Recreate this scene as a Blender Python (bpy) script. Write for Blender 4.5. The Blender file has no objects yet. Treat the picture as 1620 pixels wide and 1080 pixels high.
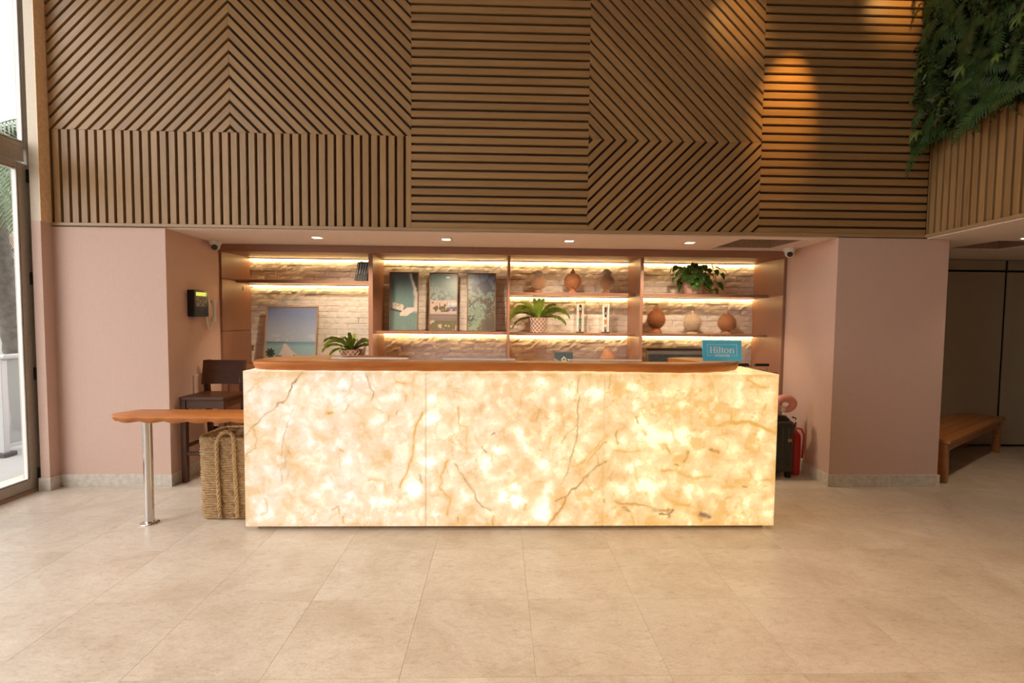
import bpy, bmesh, math, random
import numpy as np
from mathutils import Vector, Matrix

random.seed(7)
C = bpy.context.scene.collection
S = bpy.context.scene
PI = math.pi

# ------------------------------------------------------------------ camera
EYE = 1.588
FPX = 787.77
PITCH, YAW, ROLL = 0.0509476, 0.0275239, 0.0096247
fw = Vector((math.sin(YAW) * math.cos(PITCH), math.cos(YAW) * math.cos(PITCH), -math.sin(PITCH)))
rt = Vector((math.cos(YAW), -math.sin(YAW), 0))
up = rt.cross(fw)
r2 = rt * math.cos(ROLL) + up * math.sin(ROLL)
u2 = up * math.cos(ROLL) - rt * math.sin(ROLL)
cd = bpy.data.cameras.new('camera')
cam = bpy.data.objects.new('camera', cd)
C.objects.link(cam)
M = Matrix((r2, u2, -fw)).transposed().to_4x4()
M.translation = (0, 0, EYE)
cam.matrix_world = M
cd.sensor_width = 36
cd.sensor_fit = 'HORIZONTAL'
cd.lens = FPX / 1620 * 36
cd.clip_start = 0.05
cd.clip_end = 200
S.camera = cam

# ------------------------------------------------------------------ world, exposure
S.view_settings.view_transform = 'Standard'
S.view_settings.look = 'None'
S.view_settings.gamma = 1
S.view_settings.use_curve_mapping = False
S.view_settings.exposure = 0.16
w = bpy.data.worlds.new('overcast_sky')
S.world = w
w.use_nodes = True
nt = w.node_tree
bg = nt.nodes['Background']
sk = nt.nodes.new('ShaderNodeTexSky')
sk.sky_type = 'NISHITA'
sk.sun_disc = False
sk.sun_elevation = math.radians(50)
sk.sun_rotation = math.radians(-120)
sk.air_density = 1.0
sk.dust_density = 3.0
mx = nt.nodes.new('ShaderNodeMix')
mx.data_type = 'RGBA'
mx.inputs[0].default_value = 0.75
mulk = nt.nodes.new('ShaderNodeVectorMath'); mulk.operation = 'SCALE'; mulk.inputs[3].default_value = 0.12
nt.links.new(sk.outputs[0], mulk.inputs[0])
nt.links.new(mulk.outputs[0], mx.inputs[6])
mx.inputs[7].default_value = (1.0, 0.985, 0.96, 1)
nt.links.new(mx.outputs[2], bg.inputs[0])
bg.inputs[1].default_value = 4.4

def lamp(name, kind, loc, energy, col, aim=None, **kw):
    d = bpy.data.lights.new(name, kind)
    d.energy = energy
    d.color = col
    for k, v in kw.items():
        setattr(d, k, v)
    o = bpy.data.objects.new(name, d)
    C.objects.link(o)
    o.location = loc
    if aim is not None:
        o.rotation_euler = (Vector(aim) - Vector(loc)).to_track_quat('-Z', 'Y').to_euler()
    return o

WARM = (1.0, 0.62, 0.30)
SOFTW = (1.0, 0.74, 0.48)
# unseen spots added below the ceiling to light the floor, warmer at right
for x, y, e in [(-2.4, 1.8, 110), (-0.4, 1.8, 230), (1.7, 1.8, 260), (-2.4, -0.8, 110), (0.0, -0.8, 220), (2.2, -0.8, 220), (3.1, 1.5, 210)]:
    lamp('hall_fill', 'SPOT', (x, y, 4.70), e, (1.0, 0.66, 0.37) if x > 1 else SOFTW, (x, y, 0), spot_size=math.radians(72), spot_blend=0.8, shadow_soft_size=0.12)
# narrow accent lamps washing the slatted wall at the right
lamp('accent_lamp', 'SPOT', (2.72, 3.95, 4.66), 190, (1.0, 0.50, 0.10), (2.60, 4.60, 3.50), spot_size=math.radians(31), spot_blend=1.0, shadow_soft_size=0.03)
lamp('accent_lamp', 'SPOT', (2.05, 3.75, 4.68), 24, (1.0, 0.58, 0.20), (2.15, 4.60, 4.22), spot_size=math.radians(42), spot_blend=0.9, shadow_soft_size=0.03)
lamp('accent_lamp', 'SPOT', (3.65, 4.05, 4.70), 22, (1.0, 0.55, 0.16), (3.65, 4.62, 4.45), spot_size=math.radians(70), spot_blend=0.9, shadow_soft_size=0.03)

# ------------------------------------------------------------------ helpers
def lin(h):
    h = h.lstrip('#')
    out = []
    for i in (0, 2, 4):
        c = int(h[i:i + 2], 16) / 255
        out.append(c / 12.92 if c <= 0.04045 else ((c + 0.055) / 1.055) ** 2.4)
    return tuple(out)

class MB:
    """collects faces, then links them as ONE mesh object"""
    def __init__(s):
        s.v = []; s.f = []
    def add(s, vs, fs):
        o = len(s.v)
        s.v += [tuple(p) for p in vs]
        s.f += [tuple(i + o for i in f) for f in fs]
        return s
    def box(s, x0, x1, y0, y1, z0, z1):
        vs = [(x, y, z) for z in (z0, z1) for y in (y0, y1) for x in (x0, x1)]
        return s.add(vs, [(0, 2, 3, 1), (4, 5, 7, 6), (0, 1, 5, 4), (2, 6, 7, 3), (0, 4, 6, 2), (1, 3, 7, 5)])
    def bbox(s, x0, x1, y0, y1, z0, z1, b=0.004, seg=2):
        bm = bmesh.new()
        bmesh.ops.create_cube(bm, size=1)
        for v in bm.verts:
            v.co = ((x0 + x1) / 2 + v.co.x * (x1 - x0), (y0 + y1) / 2 + v.co.y * (y1 - y0), (z0 + z1) / 2 + v.co.z * (z1 - z0))
        bmesh.ops.bevel(bm, geom=list(bm.edges), offset=b, segments=seg, affect='EDGES', profile=0.5)
        return s.bm(bm)
    def bm(s, bm, mat=None):
        bm.verts.ensure_lookup_table(); bm.verts.index_update()
        vs = [(mat @ v.co) if mat else v.co.copy() for v in bm.verts]
        s.add(vs, [[v.index for v in f.verts] for f in bm.faces])
        bm.free()
        return s
    def prism(s, poly, z0, z1):
        n = len(poly)
        vs = [(x, y, z0) for x, y in poly] + [(x, y, z1) for x, y in poly]
        fs = [tuple(range(n))[::-1], tuple(range(n, 2 * n))] + [(i, (i + 1) % n, n + (i + 1) % n, n + i) for i in range(n)]
        return s.add(vs, fs)
    def lathe(s, prof, n=24, c=(0, 0, 0), cap=True):
        o = len(s.v); k = len(prof)
        for r, z in prof:
            for i in range(n):
                a = 2 * PI * i / n
                s.v.append((c[0] + r * math.cos(a), c[1] + r * math.sin(a), c[2] + z))
        for j in range(k - 1):
            for i in range(n):
                a, b = o + j * n + i, o + j * n + (i + 1) % n
                s.f.append((a, b, b + n, a + n))
        if cap:
            s.f.append(tuple(o + i for i in range(n))[::-1])
            s.f.append(tuple(o + (k - 1) * n + i for i in range(n)))
        return s
    def tube(s, pts, r, n=8, closed=False):
        pts = [Vector(p) for p in pts]
        rs = r if isinstance(r, (list, tuple)) else [r] * len(pts)
        o = len(s.v); m = len(pts)
        prev = None
        for i, p in enumerate(pts):
            if closed:
                t = pts[(i + 1) % m] - pts[i - 1]
            else:
                t = pts[min(i + 1, m - 1)] - pts[max(i - 1, 0)]
            t.normalize()
            if prev is None:
                a = t.orthogonal().normalized()
            else:
                a = (prev - t * prev.dot(t)).normalized()
            prev = a
            b = t.cross(a)
            for k in range(n):
                q = 2 * PI * k / n
                s.v.append(tuple(p + (a * math.cos(q) + b * math.sin(q)) * rs[i]))
        for i in range(m if closed else m - 1):
            for k in range(n):
                a0 = o + i * n + k; a1 = o + i * n + (k + 1) % n
                b0 = o + ((i + 1) % m) * n + k; b1 = o + ((i + 1) % m) * n + (k + 1) % n
                s.f.append((a0, a1, b1, b0))
        if not closed:
            s.f.append(tuple(o + k for k in range(n))[::-1])
            s.f.append(tuple(o + (m - 1) * n + k for k in range(n)))
        return s
    def ball(s, c, rx, ry=None, rz=None, seg=12, ring=8):
        ry = ry or rx; rz = rz or rx
        bm = bmesh.new()
        bmesh.ops.create_uvsphere(bm, u_segments=seg, v_segments=ring, radius=1)
        return s.bm(bm, Matrix.Translation(c) @ Matrix.Diagonal((rx, ry, rz, 1)))
    def mesh(s, name, m=None, smooth=False, off=(0, 0, 0)):
        me = bpy.data.meshes.new(name)
        me.from_pydata([(x - off[0], y - off[1], z - off[2]) for x, y, z in s.v], [], s.f)
        if m: me.materials.append(m)
        if smooth:
            me.polygons.foreach_set('use_smooth', [True] * len(me.polygons))
        me.update()
        return me

def wpos(o):
    p = Vector(o.location)
    while o.parent:
        o = o.parent; p += Vector(o.location)
    return p

def fixnormals(me):
    bm = bmesh.new(); bm.from_mesh(me)
    bmesh.ops.recalc_face_normals(bm, faces=bm.faces)
    bm.to_mesh(me); bm.free()

def obj(name, mb, m, parent=None, smooth=False, angle=None, label=None):
    """world-space geometry -> ONE object, child of parent (whose chain carries only translations)"""
    off = wpos(parent) if parent else Vector((0, 0, 0))
    me = mb.mesh(name, m, smooth, off)
    fixnormals(me)
    if angle is not None:
        me.polygons.foreach_set('use_smooth', [True] * len(me.polygons))
        me.set_sharp_from_angle(angle=math.radians(angle))
    o = bpy.data.objects.new(name, me)
    C.objects.link(o)
    if parent: o.parent = parent
    if label: o['label'] = label
    return o

def put(name, me, parent, mat_local, label=None):
    o = bpy.data.objects.new(name, me)
    C.objects.link(o)
    if parent: o.parent = parent
    o.matrix_local = mat_local
    if label: o['label'] = label
    return o

def thing(name, label, cat, loc, group=None):
    o = bpy.data.objects.new(name, None)
    o.empty_display_size = 0.05
    C.objects.link(o)
    o.location = loc
    o['label'] = label; o['category'] = cat
    if group: o['group'] = group
    return o

def tag(o, label, cat, group=None):
    o['label'] = label; o['category'] = cat
    if group: o['group'] = group
    return o

def struct(name, mb, m, parent=None, **kw):
    o = obj(name, mb, m, parent, **kw)
    if not parent: o['kind'] = 'structure'
    return o

# ------------------------------------------------------------------ materials
class NT:
    def __init__(s, name):
        s.m = bpy.data.materials.new(name); s.m.use_nodes = True
        s.t = s.m.node_tree; s.b = s.t.nodes['Principled BSDF']
    def n(s, typ, **kw):
        x = s.t.nodes.new(typ)
        for k, v in kw.items():
            if isinstance(k, str) and k.startswith('i'):
                x.inputs[int(k[1:])].default_value = v
            else:
                setattr(x, k, v)
        return x
    def l(s, a, b): s.t.links.new(a, b)
    def set(s, **kw):
        names = dict(base='Base Color', rough='Roughness', metal='Metallic', spec='Specular IOR Level', trans='Transmission Weight',
                     alpha='Alpha', emit='Emission Color', es='Emission Strength', coat='Coat Weight', cr='Coat Roughness', ior='IOR', sheen='Sheen Weight')
        for k, v in kw.items():
            if k in ('base', 'emit') and len(v) == 3: v = (*v, 1)
            s.b.inputs[names[k]].default_value = v
        return s
    def ramp(s, fac, stops):
        r = s.n('ShaderNodeValToRGB')
        el = r.color_ramp.elements
        while len(el) < len(stops): el.new(0.5)
        for e, (p, c) in zip(el, stops):
            e.position = p; e.color = (*c, 1)
        s.l(fac, r.inputs[0])
        return r
    def mixc(s, fac, a, b, mode='MIX'):
        x = s.n('ShaderNodeMix', data_type='RGBA', blend_type=mode)
        for i, q in ((0, fac), (6, a), (7, b)):
            if hasattr(q, 'is_output'): s.l(q, x.inputs[i])
            elif isinstance(q, (int, float)): x.inputs[i].default_value = q
            else: x.inputs[i].default_value = (*q, 1)
        return x.outputs[2]
    def noise(s, vec, scale, detail=4, rough=0.55, dist=0.0):
        x = s.n('ShaderNodeTexNoise')
        x.inputs['Scale'].default_value = scale; x.inputs['Detail'].default_value = detail
        x.inputs['Roughness'].default_value = rough; x.inputs['Distortion'].default_value = dist
        if vec is not None: s.l(vec, x.inputs['Vector'])
        return x
    def mapping(s, vec, scale=(1, 1, 1), loc=(0, 0, 0)):
        x = s.n('ShaderNodeMapping'); x.inputs['Scale'].default_value = scale; x.inputs['Location'].default_value = loc
        s.l(vec, x.inputs['Vector'])
        return x.outputs[0]
    def bump(s, h, strength=0.2, dist=0.01):
        x = s.n('ShaderNodeBump'); x.inputs['Strength'].default_value = strength; x.inputs['Distance'].default_value = dist
        s.l(h, x.inputs['Height']); s.l(x.outputs[0], s.b.inputs['Normal'])
    def coord(s, which='Object', seed=True):
        t = s.n('ShaderNodeTexCoord').outputs[which]
        if not seed: return t
        oi = s.n('ShaderNodeObjectInfo')
        v = s.n('ShaderNodeVectorMath', operation='MULTIPLY_ADD')
        cx = s.n('ShaderNodeCombineXYZ')
        for i in range(3): s.l(oi.outputs['Random'], cx.inputs[i])
        s.l(cx.outputs[0], v.inputs[0]); v.inputs[1].default_value = (37.0, 53.0, 71.0); s.l(t, v.inputs[2])
        return v.outputs[0]

def plain(name, col, rough=0.5, metal=0.0, var=0.12, scale=30, bump=0.0, bscale=None, **kw):
    k = NT(name)
    k.set(rough=rough, metal=metal, **kw)
    v = k.coord()
    nz = k.noise(v, scale)
    d = tuple(c * (1 - var) for c in col); u = tuple(min(1, c * (1 + var)) for c in col)
    r = k.ramp(nz.outputs[0], [(0.3, d), (0.7, u)])
    k.l(r.outputs[0], k.b.inputs['Base Color'])
    if bump:
        b = k.noise(v, bscale or scale * 4, 6)
        k.bump(b.outputs[0], bump, 0.004)
    return k.m

def wood(name, dark, light, rough=0.5, scale=(1.6, 30, 30), tone=0.16, bump=0.05, coat=0.0, axis='X'):
    k = NT(name)
    k.set(rough=rough, coat=coat, cr=0.12)
    v = k.coord()
    sc = {'X': scale, 'Y': (scale[1], scale[0], scale[2]), 'Z': (scale[1], scale[2], scale[0])}[axis]
    mp = k.mapping(v, sc)
    a = k.noise(mp, 1.0, 7, 0.62, 0.6)
    b = k.noise(mp, 5.0, 4, 0.6)
    mixed = k.mixc(0.35, a.outputs[0], b.outputs[0])
    r = k.ramp(mixed, [(0.28, dark), (0.72, light)])
    oi = k.n('ShaderNodeObjectInfo')
    mr = k.n('ShaderNodeMapRange'); mr.inputs[3].default_value = 1 - tone; mr.inputs[4].default_value = 1 + tone
    k.l(oi.outputs['Random'], mr.inputs[0])
    sc2 = k.n('ShaderNodeVectorMath', operation='SCALE')
    k.l(r.outputs[0], sc2.inputs[0]); k.l(mr.outputs[0], sc2.inputs[3])
    k.l(sc2.outputs[0], k.b.inputs['Base Color'])
    k.bump(a.outputs[0], bump, 0.003)
    return k.m

def emitter(name, col, strength):
    k = NT(name); k.set(base=(0.8, 0.8, 0.8), emit=col, es=strength)
    return k.m

def clear_glass(name, tint=(0.97, 0.98, 0.98), amount=0.1):
    k = NT(name)
    out = k.t.nodes['Material Output']
    tr = k.n('ShaderNodeBsdfTransparent'); tr.inputs[0].default_value = (*tint, 1)
    gl = k.n('ShaderNodeBsdfGlossy'); gl.inputs['Roughness'].default_value = 0.02
    lw_ = k.n('ShaderNodeLayerWeight')
    pw = k.n('ShaderNodeMath', operation='POWER'); pw.inputs[1].default_value = 4.0
    k.l(lw_.outputs['Facing'], pw.inputs[0])
    mr = k.n('ShaderNodeMath', operation='MULTIPLY_ADD'); mr.inputs[1].default_value = amount * 6; mr.inputs[2].default_value = amount * .3
    k.l(pw.outputs[0], mr.inputs[0])
    ms = k.n('ShaderNodeMixShader')
    k.l(mr.outputs[0], ms.inputs[0]); k.l(tr.outputs[0], ms.inputs[1]); k.l(gl.outputs[0], ms.inputs[2])
    k.l(ms.outputs[0], out.inputs[0])
    return k.m

OAK = wood('oak', (0.270, 0.146, 0.053), (0.405, 0.240, 0.101), 0.42, (1.3, 26, 26), 0.10)
OAKBACK = plain('oak_backing', (0.07, 0.034, 0.014), 0.8)
OAKTRIM = wood('oak_trim', (0.31, 0.19, 0.09), (0.43, 0.28, 0.145), 0.42, (1.3, 26, 26), 0.03)
TABLEWOOD = wood('oiled_red_wood', (0.35, 0.098, 0.018), (0.55, 0.20, 0.048), 0.34, (1.8, 16, 22), 0.04, 0.04, 0.0)
TABLEWOOD.node_tree.nodes['Principled BSDF'].inputs['Specular IOR Level'].default_value = 0.28
CABINET = wood('copper_laminate', (0.27, 0.130, 0.080), (0.32, 0.158, 0.100), 0.45, (60, 60, 2), 0.02, 0.02)
DARKWOOD = wood('dark_walnut', (0.050, 0.018, 0.008), (0.095, 0.036, 0.016), 0.42, (2, 30, 30), 0.08, 0.03, 0.0)
DARKWOOD.node_tree.nodes['Principled BSDF'].inputs['Specular IOR Level'].default_value = 0.3
BENCHWOOD = wood('varnished_bench_wood', (0.24, 0.080, 0.018), (0.42, 0.170, 0.048), 0.32, (1.8, 30, 30), 0.12, 0.04, 0.2)

def textured_paint(name, col, rough=0.75):
    k = NT(name); k.set(rough=rough)
    v = k.n('ShaderNodeTexCoord').outputs['Object']
    a = k.noise(k.mapping(v, (14, 14, 420)), 1, 3)
    b = k.noise(k.mapping(v, (420, 420, 14)), 1, 3)
    h = k.mixc(0.5, a.outputs[0], b.outputs[0])
    d = tuple(c * 0.93 for c in col); u = tuple(min(1, c * 1.06) for c in col)
    r = k.ramp(h, [(0.35, d), (0.65, u)])
    k.l(r.outputs[0], k.b.inputs['Base Color'])
    k.bump(h, 0.12, 0.002)
    return k.m
PINK = textured_paint('pink_woven_wallcovering', (0.62, 0.425, 0.345))
CREAM = plain('cream_paint', (0.66, 0.56, 0.44), 0.7, var=0.04)
WHITEPAINT = plain('white_paint', (0.72, 0.66, 0.60), 0.85, var=0.03)
SOFFIT = plain('soffit_paint', (0.80, 0.68, 0.60), 0.85, var=0.03)
BEIGE = plain('beige_paint', (0.42, 0.31, 0.22), 0.8, var=.03)
HATCH = plain('hatch_brown', (0.36, 0.255, 0.20), 0.25)
GREYPANEL = textured_paint('grey_panel', (0.36, 0.31, 0.235))
BLACK = plain('black_plastic', (0.012, 0.012, 0.013), 0.35)
MATBLACK = plain('matt_black', (0.010, 0.010, 0.010), 0.8)
ALU = plain('beige_aluminium', (0.42, 0.37, 0.31), 0.45, 0.2, 0.06)
STEEL = NT('polished_steel').set(base=(0.62, 0.58, 0.54), metal=1.0, rough=0.16).m
WHITEPL = plain('white_plastic', (0.75, 0.72, 0.68), 0.35, var=0.03)
GASKET = plain('dark_gasket', (0.02, 0.02, 0.03), 0.6)
GLASS = clear_glass('window_glass')
DOME = clear_glass('thin_glass', (0.95, 0.95, 0.93), 0.14)

def marble_tile():
    k = NT('honed_limestone')
    k.set(rough=0.2, spec=0.5)
    geo = k.n('ShaderNodeNewGeometry').outputs['Position']
    oi = k.n('ShaderNodeObjectInfo')
    v = k.n('ShaderNodeVectorMath', operation='MULTIPLY_ADD')
    cx = k.n('ShaderNodeCombineXYZ')
    for i in range(3): k.l(oi.outputs['Random'], cx.inputs[i])
    k.l(cx.outputs[0], v.inputs[0]); v.inputs[1].default_value = (3.1, 5.7, 2.3); k.l(geo, v.inputs[2])
    vec = v.outputs[0]
    a = k.noise(vec, 2.2, 7, 0.6, 1.0)
    b = k.noise(k.mapping(vec, (1, 2.2, 1)), 16, 8, 0.72, 0.8)
    f = k.noise(vec, 95, 5, 0.7)
    c1 = k.ramp(a.outputs[0], [(0.3, (0.50, 0.415, 0.33)), (0.5, (0.58, 0.505, 0.425)), (0.72, (0.64, 0.575, 0.50))])
    c2 = k.ramp(b.outputs[0], [(0.30, (0.55, 0.49, 0.43)), (0.45, (0.90, 0.88, 0.86)), (0.6, (1, 1, 1)), (0.72, (1.14, 1.13, 1.11))])
    col = k.mixc(0.6, c1.outputs[0], c2.outputs[0], 'MULTIPLY')
    c3 = k.ramp(f.outputs[0], [(0.3, (0.76, 0.73, 0.70)), (0.55, (1.0, 1.0, 1.0))])
    col = k.mixc(0.6, col, c3.outputs[0], 'MULTIPLY')
    # thin wandering veins
    vz = k.noise(k.mapping(vec, (1, 1.6, 1)), 1.4, 6, 0.6, 2.0)
    vr = k.ramp(vz.outputs[0], [(0.488, (0, 0, 0)), (0.5, (1, 1, 1)), (0.512, (0, 0, 0))])
    m2 = k.n('ShaderNodeMath', operation='MULTIPLY'); m2.inputs[1].default_value = 0.22
    k.l(vr.outputs[0], m2.inputs[0])
    col = k.mixc(m2.outputs[0], col, (0.30, 0.22, 0.16))
    mr = k.n('ShaderNodeMapRange'); mr.inputs[3].default_value = 0.97; mr.inputs[4].default_value = 1.03
    k.l(oi.outputs['Random'], mr.inputs[0])
    sc = k.n('ShaderNodeVectorMath', operation='SCALE'); k.l(col, sc.inputs[0]); k.l(mr.outputs[0], sc.inputs[3])
    k.l(sc.outputs[0], k.b.inputs['Base Color'])
    rr = k.n('ShaderNodeMapRange'); rr.inputs[3].default_value = 0.24; rr.inputs[4].default_value = 0.42
    k.l(b.outputs[0], rr.inputs[0]); k.l(rr.outputs[0], k.b.inputs['Roughness'])
    k.bump(b.outputs[0], 0.05, 0.002)
    return k.m
FLOORTILE = marble_tile()
GROUT = plain('tile_joint', (0.50, 0.42, 0.34), 0.8)
BASEB = plain('grey_marble_skirting', (0.60, 0.54, 0.46), 0.35, var=0.16, scale=22)

def stone_wall():
    k = NT('split_white_stone'); k.set(rough=0.8)
    v = k.coord()
    a = k.noise(k.mapping(v, (6, 6, 30)), 1, 6, 0.6, 0.5)
    r = k.ramp(a.outputs[0], [(0.25, (0.62, 0.56, 0.50)), (0.5, (0.76, 0.70, 0.64)), (0.8, (0.82, 0.77, 0.71))])
    k.l(r.outputs[0], k.b.inputs['Base Color'])
    k.bump(a.outputs[0], 0.35, 0.01)
    return k.m
STONEW = stone_wall()

# ------------------------------------------------------------------ floor with single stone tiles
T = 0.6
GX, GY = 0.1785, 2.116
floor = struct('floor', MB().box(-4.3, 9.2, -6.5, 6.4, -0.06, -0.004), GROUT)
tm = MB().bbox(0.0004, T - 0.0004, 0.0004, T - 0.0004, -0.02, 0.0, 0.0007, 1).mesh('floor_tile', FLOORTILE)
fixnormals(tm)
for j in range(-5, 7):
    for i in range(-8, 15):
        x0, y0 = GX + i * T, GY + j * T
        if x0 > 3.9 and y0 < 2.0: continue
        if y0 + T > 6.4 or x0 + T > 9: continue
        put('floor_tile', tm, floor, Matrix.Translation((x0, y0, 0)))
rest = MB()
rest.box(-4.3, 9.2, -6.5, GY - 5 * T - 0.002, -0.02, 0)
rest.box(GX + 7 * T + 0.002, 9.2, GY - 5 * T, GY - 0.002, -0.02, 0)
rest.box(-4.3, 9.2, GY + 7 * T, 6.4, -0.02, 0)
struct('floor_slab', rest, FLOORTILE, floor)

# ------------------------------------------------------------------ plain walls and ceilings
YW = 4.577      # face of the slatted wall and of the pink piers
ZS = 2.352      # underside of the slatted wall
CEIL = 4.75
wl = struct('wall_left', MB().prism([(-4.135, YW), (-2.985, YW), (-3.06, 5.62), (-3.06, 6.3), (-4.135, 6.3)], 0, 2.342), PINK)
wr = struct('wall_right', MB().prism([(3.147, YW), (4.203, YW), (4.203, 6.3), (3.238, 6.3), (3.238, 5.62)], 0, 2.342), PINK)
struct('baseboard_left', MB().prism([(-3.957, YW - .018), (-2.97, YW - .018), (-3.045, 5.58), (-3.06, 5.58), (-2.987, YW), (-3.957, YW)], 0, .115)
       .prism([(-4.06, 4.452), (-3.958, 4.452), (-3.958, YW), (-3.971, YW), (-3.971, 4.467), (-4.06, 4.467)], 0, .115), BASEB)
struct('baseboard_right', MB().prism([(3.13, YW - .018), (4.215, YW - .018), (4.215, 5.9), (4.203, 5.9), (4.203, YW), (3.149, YW), (3.235, 5.54), (3.222, 5.54)], 0, .115), BASEB)
# slim pilaster beside the glass door: pink below, cream above, upper flank a strip with warm light put into its orange
struct('wall_pilaster', MB().box(-4.052, -3.972, 4.468, YW + 0.02, 0, 2.372), PINK)
struct('wall_pilaster_upper', MB().box(-4.052, -3.972, 4.468, YW + 0.02, 2.372, CEIL), CREAM)
struct('trim_1', MB().box(-3.972, -3.966, 4.467, YW - 0.002, 2.372, CEIL), plain('warm_lit_strip', (0.92, 0.64, 0.38), .5))
# stone-clad wall at the back of the niche + plain wall above and at the sides
wb = struct('wall_back', MB().box(-3.3, 3.3, 6.216, 6.32, 0, 2.45), plain('stone_mortar', (0.34, 0.27, 0.21), .9))
struct('wall_far', MB().box(4.2, 9.2, 6.13, 6.3, 0, 2.5), MATBLACK)
# low ceilings (niche soffit and the passage at the right), each with a recessed hatch
def holed(mb, x0, x1, y0, y1, hx0, hx1, hy0, hy1, z0, z1):
    mb.box(x0, hx0, y0, y1, z0, z1).box(hx1, x1, y0, y1, z0, z1)
    mb.box(hx0, hx1, y0, hy0, z0, z1).box(hx0, hx1, hy1, y1, z0, z1)
    d = 0.14
    hatch = MB()
    mb, keep = hatch, mb
    mb.box(hx0 - .02, hx0, hy0 - .02, hy1 + .02, z1, z1 + d).box(hx1, hx1 + .02, hy0 - .02, hy1 + .02, z1, z1 + d)
    mb.box(hx0, hx1, hy0 - .02, hy0, z1, z1 + d).box(hx0, hx1, hy1, hy1 + .02, z1, z1 + d)
    mb.box(hx0 - .02, hx1 + .02, hy0 - .02, hy1 + .02, z1 + d, z1 + d + .02)
    return hatch
so = MB()
h1_ = holed(so, -4.135, 4.15, YW + .03, 6.3, 2.31, 2.97, 4.74, 5.42, 2.342, 2.36)
obj('hatch_recess', h1_, HATCH, struct('ceiling_soffit', so, SOFFIT), label='brown glossy recess of the ceiling hatch')
lowc = MB()
h2_ = holed(lowc, 4.15, 9.2, YW, 6.3, 4.72, 5.36, 4.62, 5.25, 2.342, 2.36)
lowc.prism([(3.985, YW), (3.44, 0.0), (9.2, 0.0), (9.2, YW)], 2.342, 2.36)
obj('hatch_recess', h2_, HATCH, struct('ceiling_passage', lowc, SOFFIT), label='brown recess of the ceiling hatch')
struct('ceiling', MB().box(-4.3, 9.2, -6.5, 6.3, CEIL, CEIL + .1), WHITEPAINT)
struct('wall_upper', MB().box(-4.135, 9.2, YW + .028, YW + .1, ZS, CEIL), OAKBACK)
struct('wall_side_far', MB().box(9.2, 9.3, -6.5, 6.3, 0, CEIL), BEIGE)
struct('wall_front', MB().box(-4.3, 9.2, -6.6, -6.5, 0, CEIL), BEIGE)

# grey panelled wall at the far right: each panel of its own, black reveals between
gp = struct('wall_panelled', MB().box(4.2, 9.2, 6.115, 6.12, 0, 2.4), MATBLACK)
for x0, x1 in ((4.25, 5.02), (5.05, 6.278), (6.308, 7.55), (7.58, 8.8)):
    for z0, z1 in ((0.03, 2.188), (2.214, 2.335)):
        obj('panel', MB().bbox(x0, x1, 6.04, 6.055, z0, z1, .002, 1), GREYPANEL, gp)

# ------------------------------------------------------------------ slatted oak wall: every slat a piece
SW, SD = 0.0535, 0.026      # slat face width, relief
def clip(poly, nx, ny, c):
    out = []
    for i in range(len(poly)):
        p, q = poly[i], poly[(i + 1) % len(poly)]
        dp, dq = p[0] * nx + p[1] * ny - c, q[0] * nx + q[1] * ny - c
        if dp <= 0: out.append(p)
        if dp * dq < 0:
            t = dp / (dp - dq)
            out.append((p[0] + t * (q[0] - p[0]), p[1] + t * (q[1] - p[1])))
    return out

def frame_at(origin, uax):
    """matrix whose X runs along the wall, Y into the wall, Z up"""
    u = Vector(uax).normalized(); z = Vector((0, 0, 1)); n = z.cross(u)
    m = Matrix((u, n, z)).transposed().to_4x4()
    m.translation = origin
    return m

def slat_piece(poly, ang, parent, wm, cache={}):
    """poly in wall (u, v); ang: direction of the grain"""
    if len(poly) < 3: return
    cu = sum(p[0] for p in poly) / len(poly); cv = sum(p[1] for p in poly) / len(poly)
    ca, sa = math.cos(ang), math.sin(ang)
    loc = [((p[0] - cu) * ca + (p[1] - cv) * sa, -(p[0] - cu) * sa + (p[1] - cv) * ca) for p in poly]
    key = tuple((round(a, 4), round(b, 4)) for a, b in loc)
    if key not in cache:
        n = len(loc)
        cx = sum(p[0] for p in loc) / n; cy = sum(p[1] for p in loc) / n
        e = 0.0016
        ins = []
        for a, b in loc:
            d = math.hypot(a - cx, b - cy) or 1
            ins.append((a - math.copysign(min(e, abs(a - cx) * .3), a - cx), b - math.copysign(min(e, abs(b - cy) * .3), b - cy)))
        mb = MB()
        vs = [(a, 0, b) for a, b in ins] + [(a, e, b) for a, b in loc] + [(a, SD + .002, b) for a, b in loc]
        fs = [tuple(range(n))]
        for k in (0, n):
            fs += [(k + i, k + (i + 1) % n, k + n + (i + 1) % n, k + n + i) for i in range(n)]
        mb.add(vs, fs)
        me = mb.mesh('slat', OAK); fixnormals(me)
        cache[key] = me
    # rotate the grain frame inside the wall plane
    R = Matrix(((ca, 0, -sa, cu), (0, 1, 0, 0), (sa, 0, ca, cv), (0, 0, 0, 1)))
    put('slat', cache[key], parent, wm @ R)

def strips(u0, u1, v0, v1, ang, pitch, phase, parent, wm):
    """parallel slats clipped to a rectangle; the strip coordinate is measured across the slats"""
    ca, sa = math.cos(ang), math.sin(ang)
    nx, ny = -sa, ca
    cs = [x * nx + y * ny for x in (u0, u1) for y in (v0, v1)]
    k = math.floor((min(cs) - phase) / pitch) - 1
    while phase + k * pitch < max(cs):
        a = phase + k * pitch + (pitch - SW) / 2; b = a + SW
        poly = [(u0, v0), (u1, v0), (u1, v1), (u0, v1)]
        poly = clip(poly, nx, ny, b) if poly else poly
        poly = clip(poly, -nx, -ny, -a) if poly else poly
        if len(poly) >= 3:
            area = abs(sum(poly[i][0] * poly[(i + 1) % len(poly)][1] - poly[(i + 1) % len(poly)][0] * poly[i][1] for i in range(len(poly)))) / 2
            if area > 2e-4: slat_piece(poly, ang, parent, wm)
        k += 1

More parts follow.
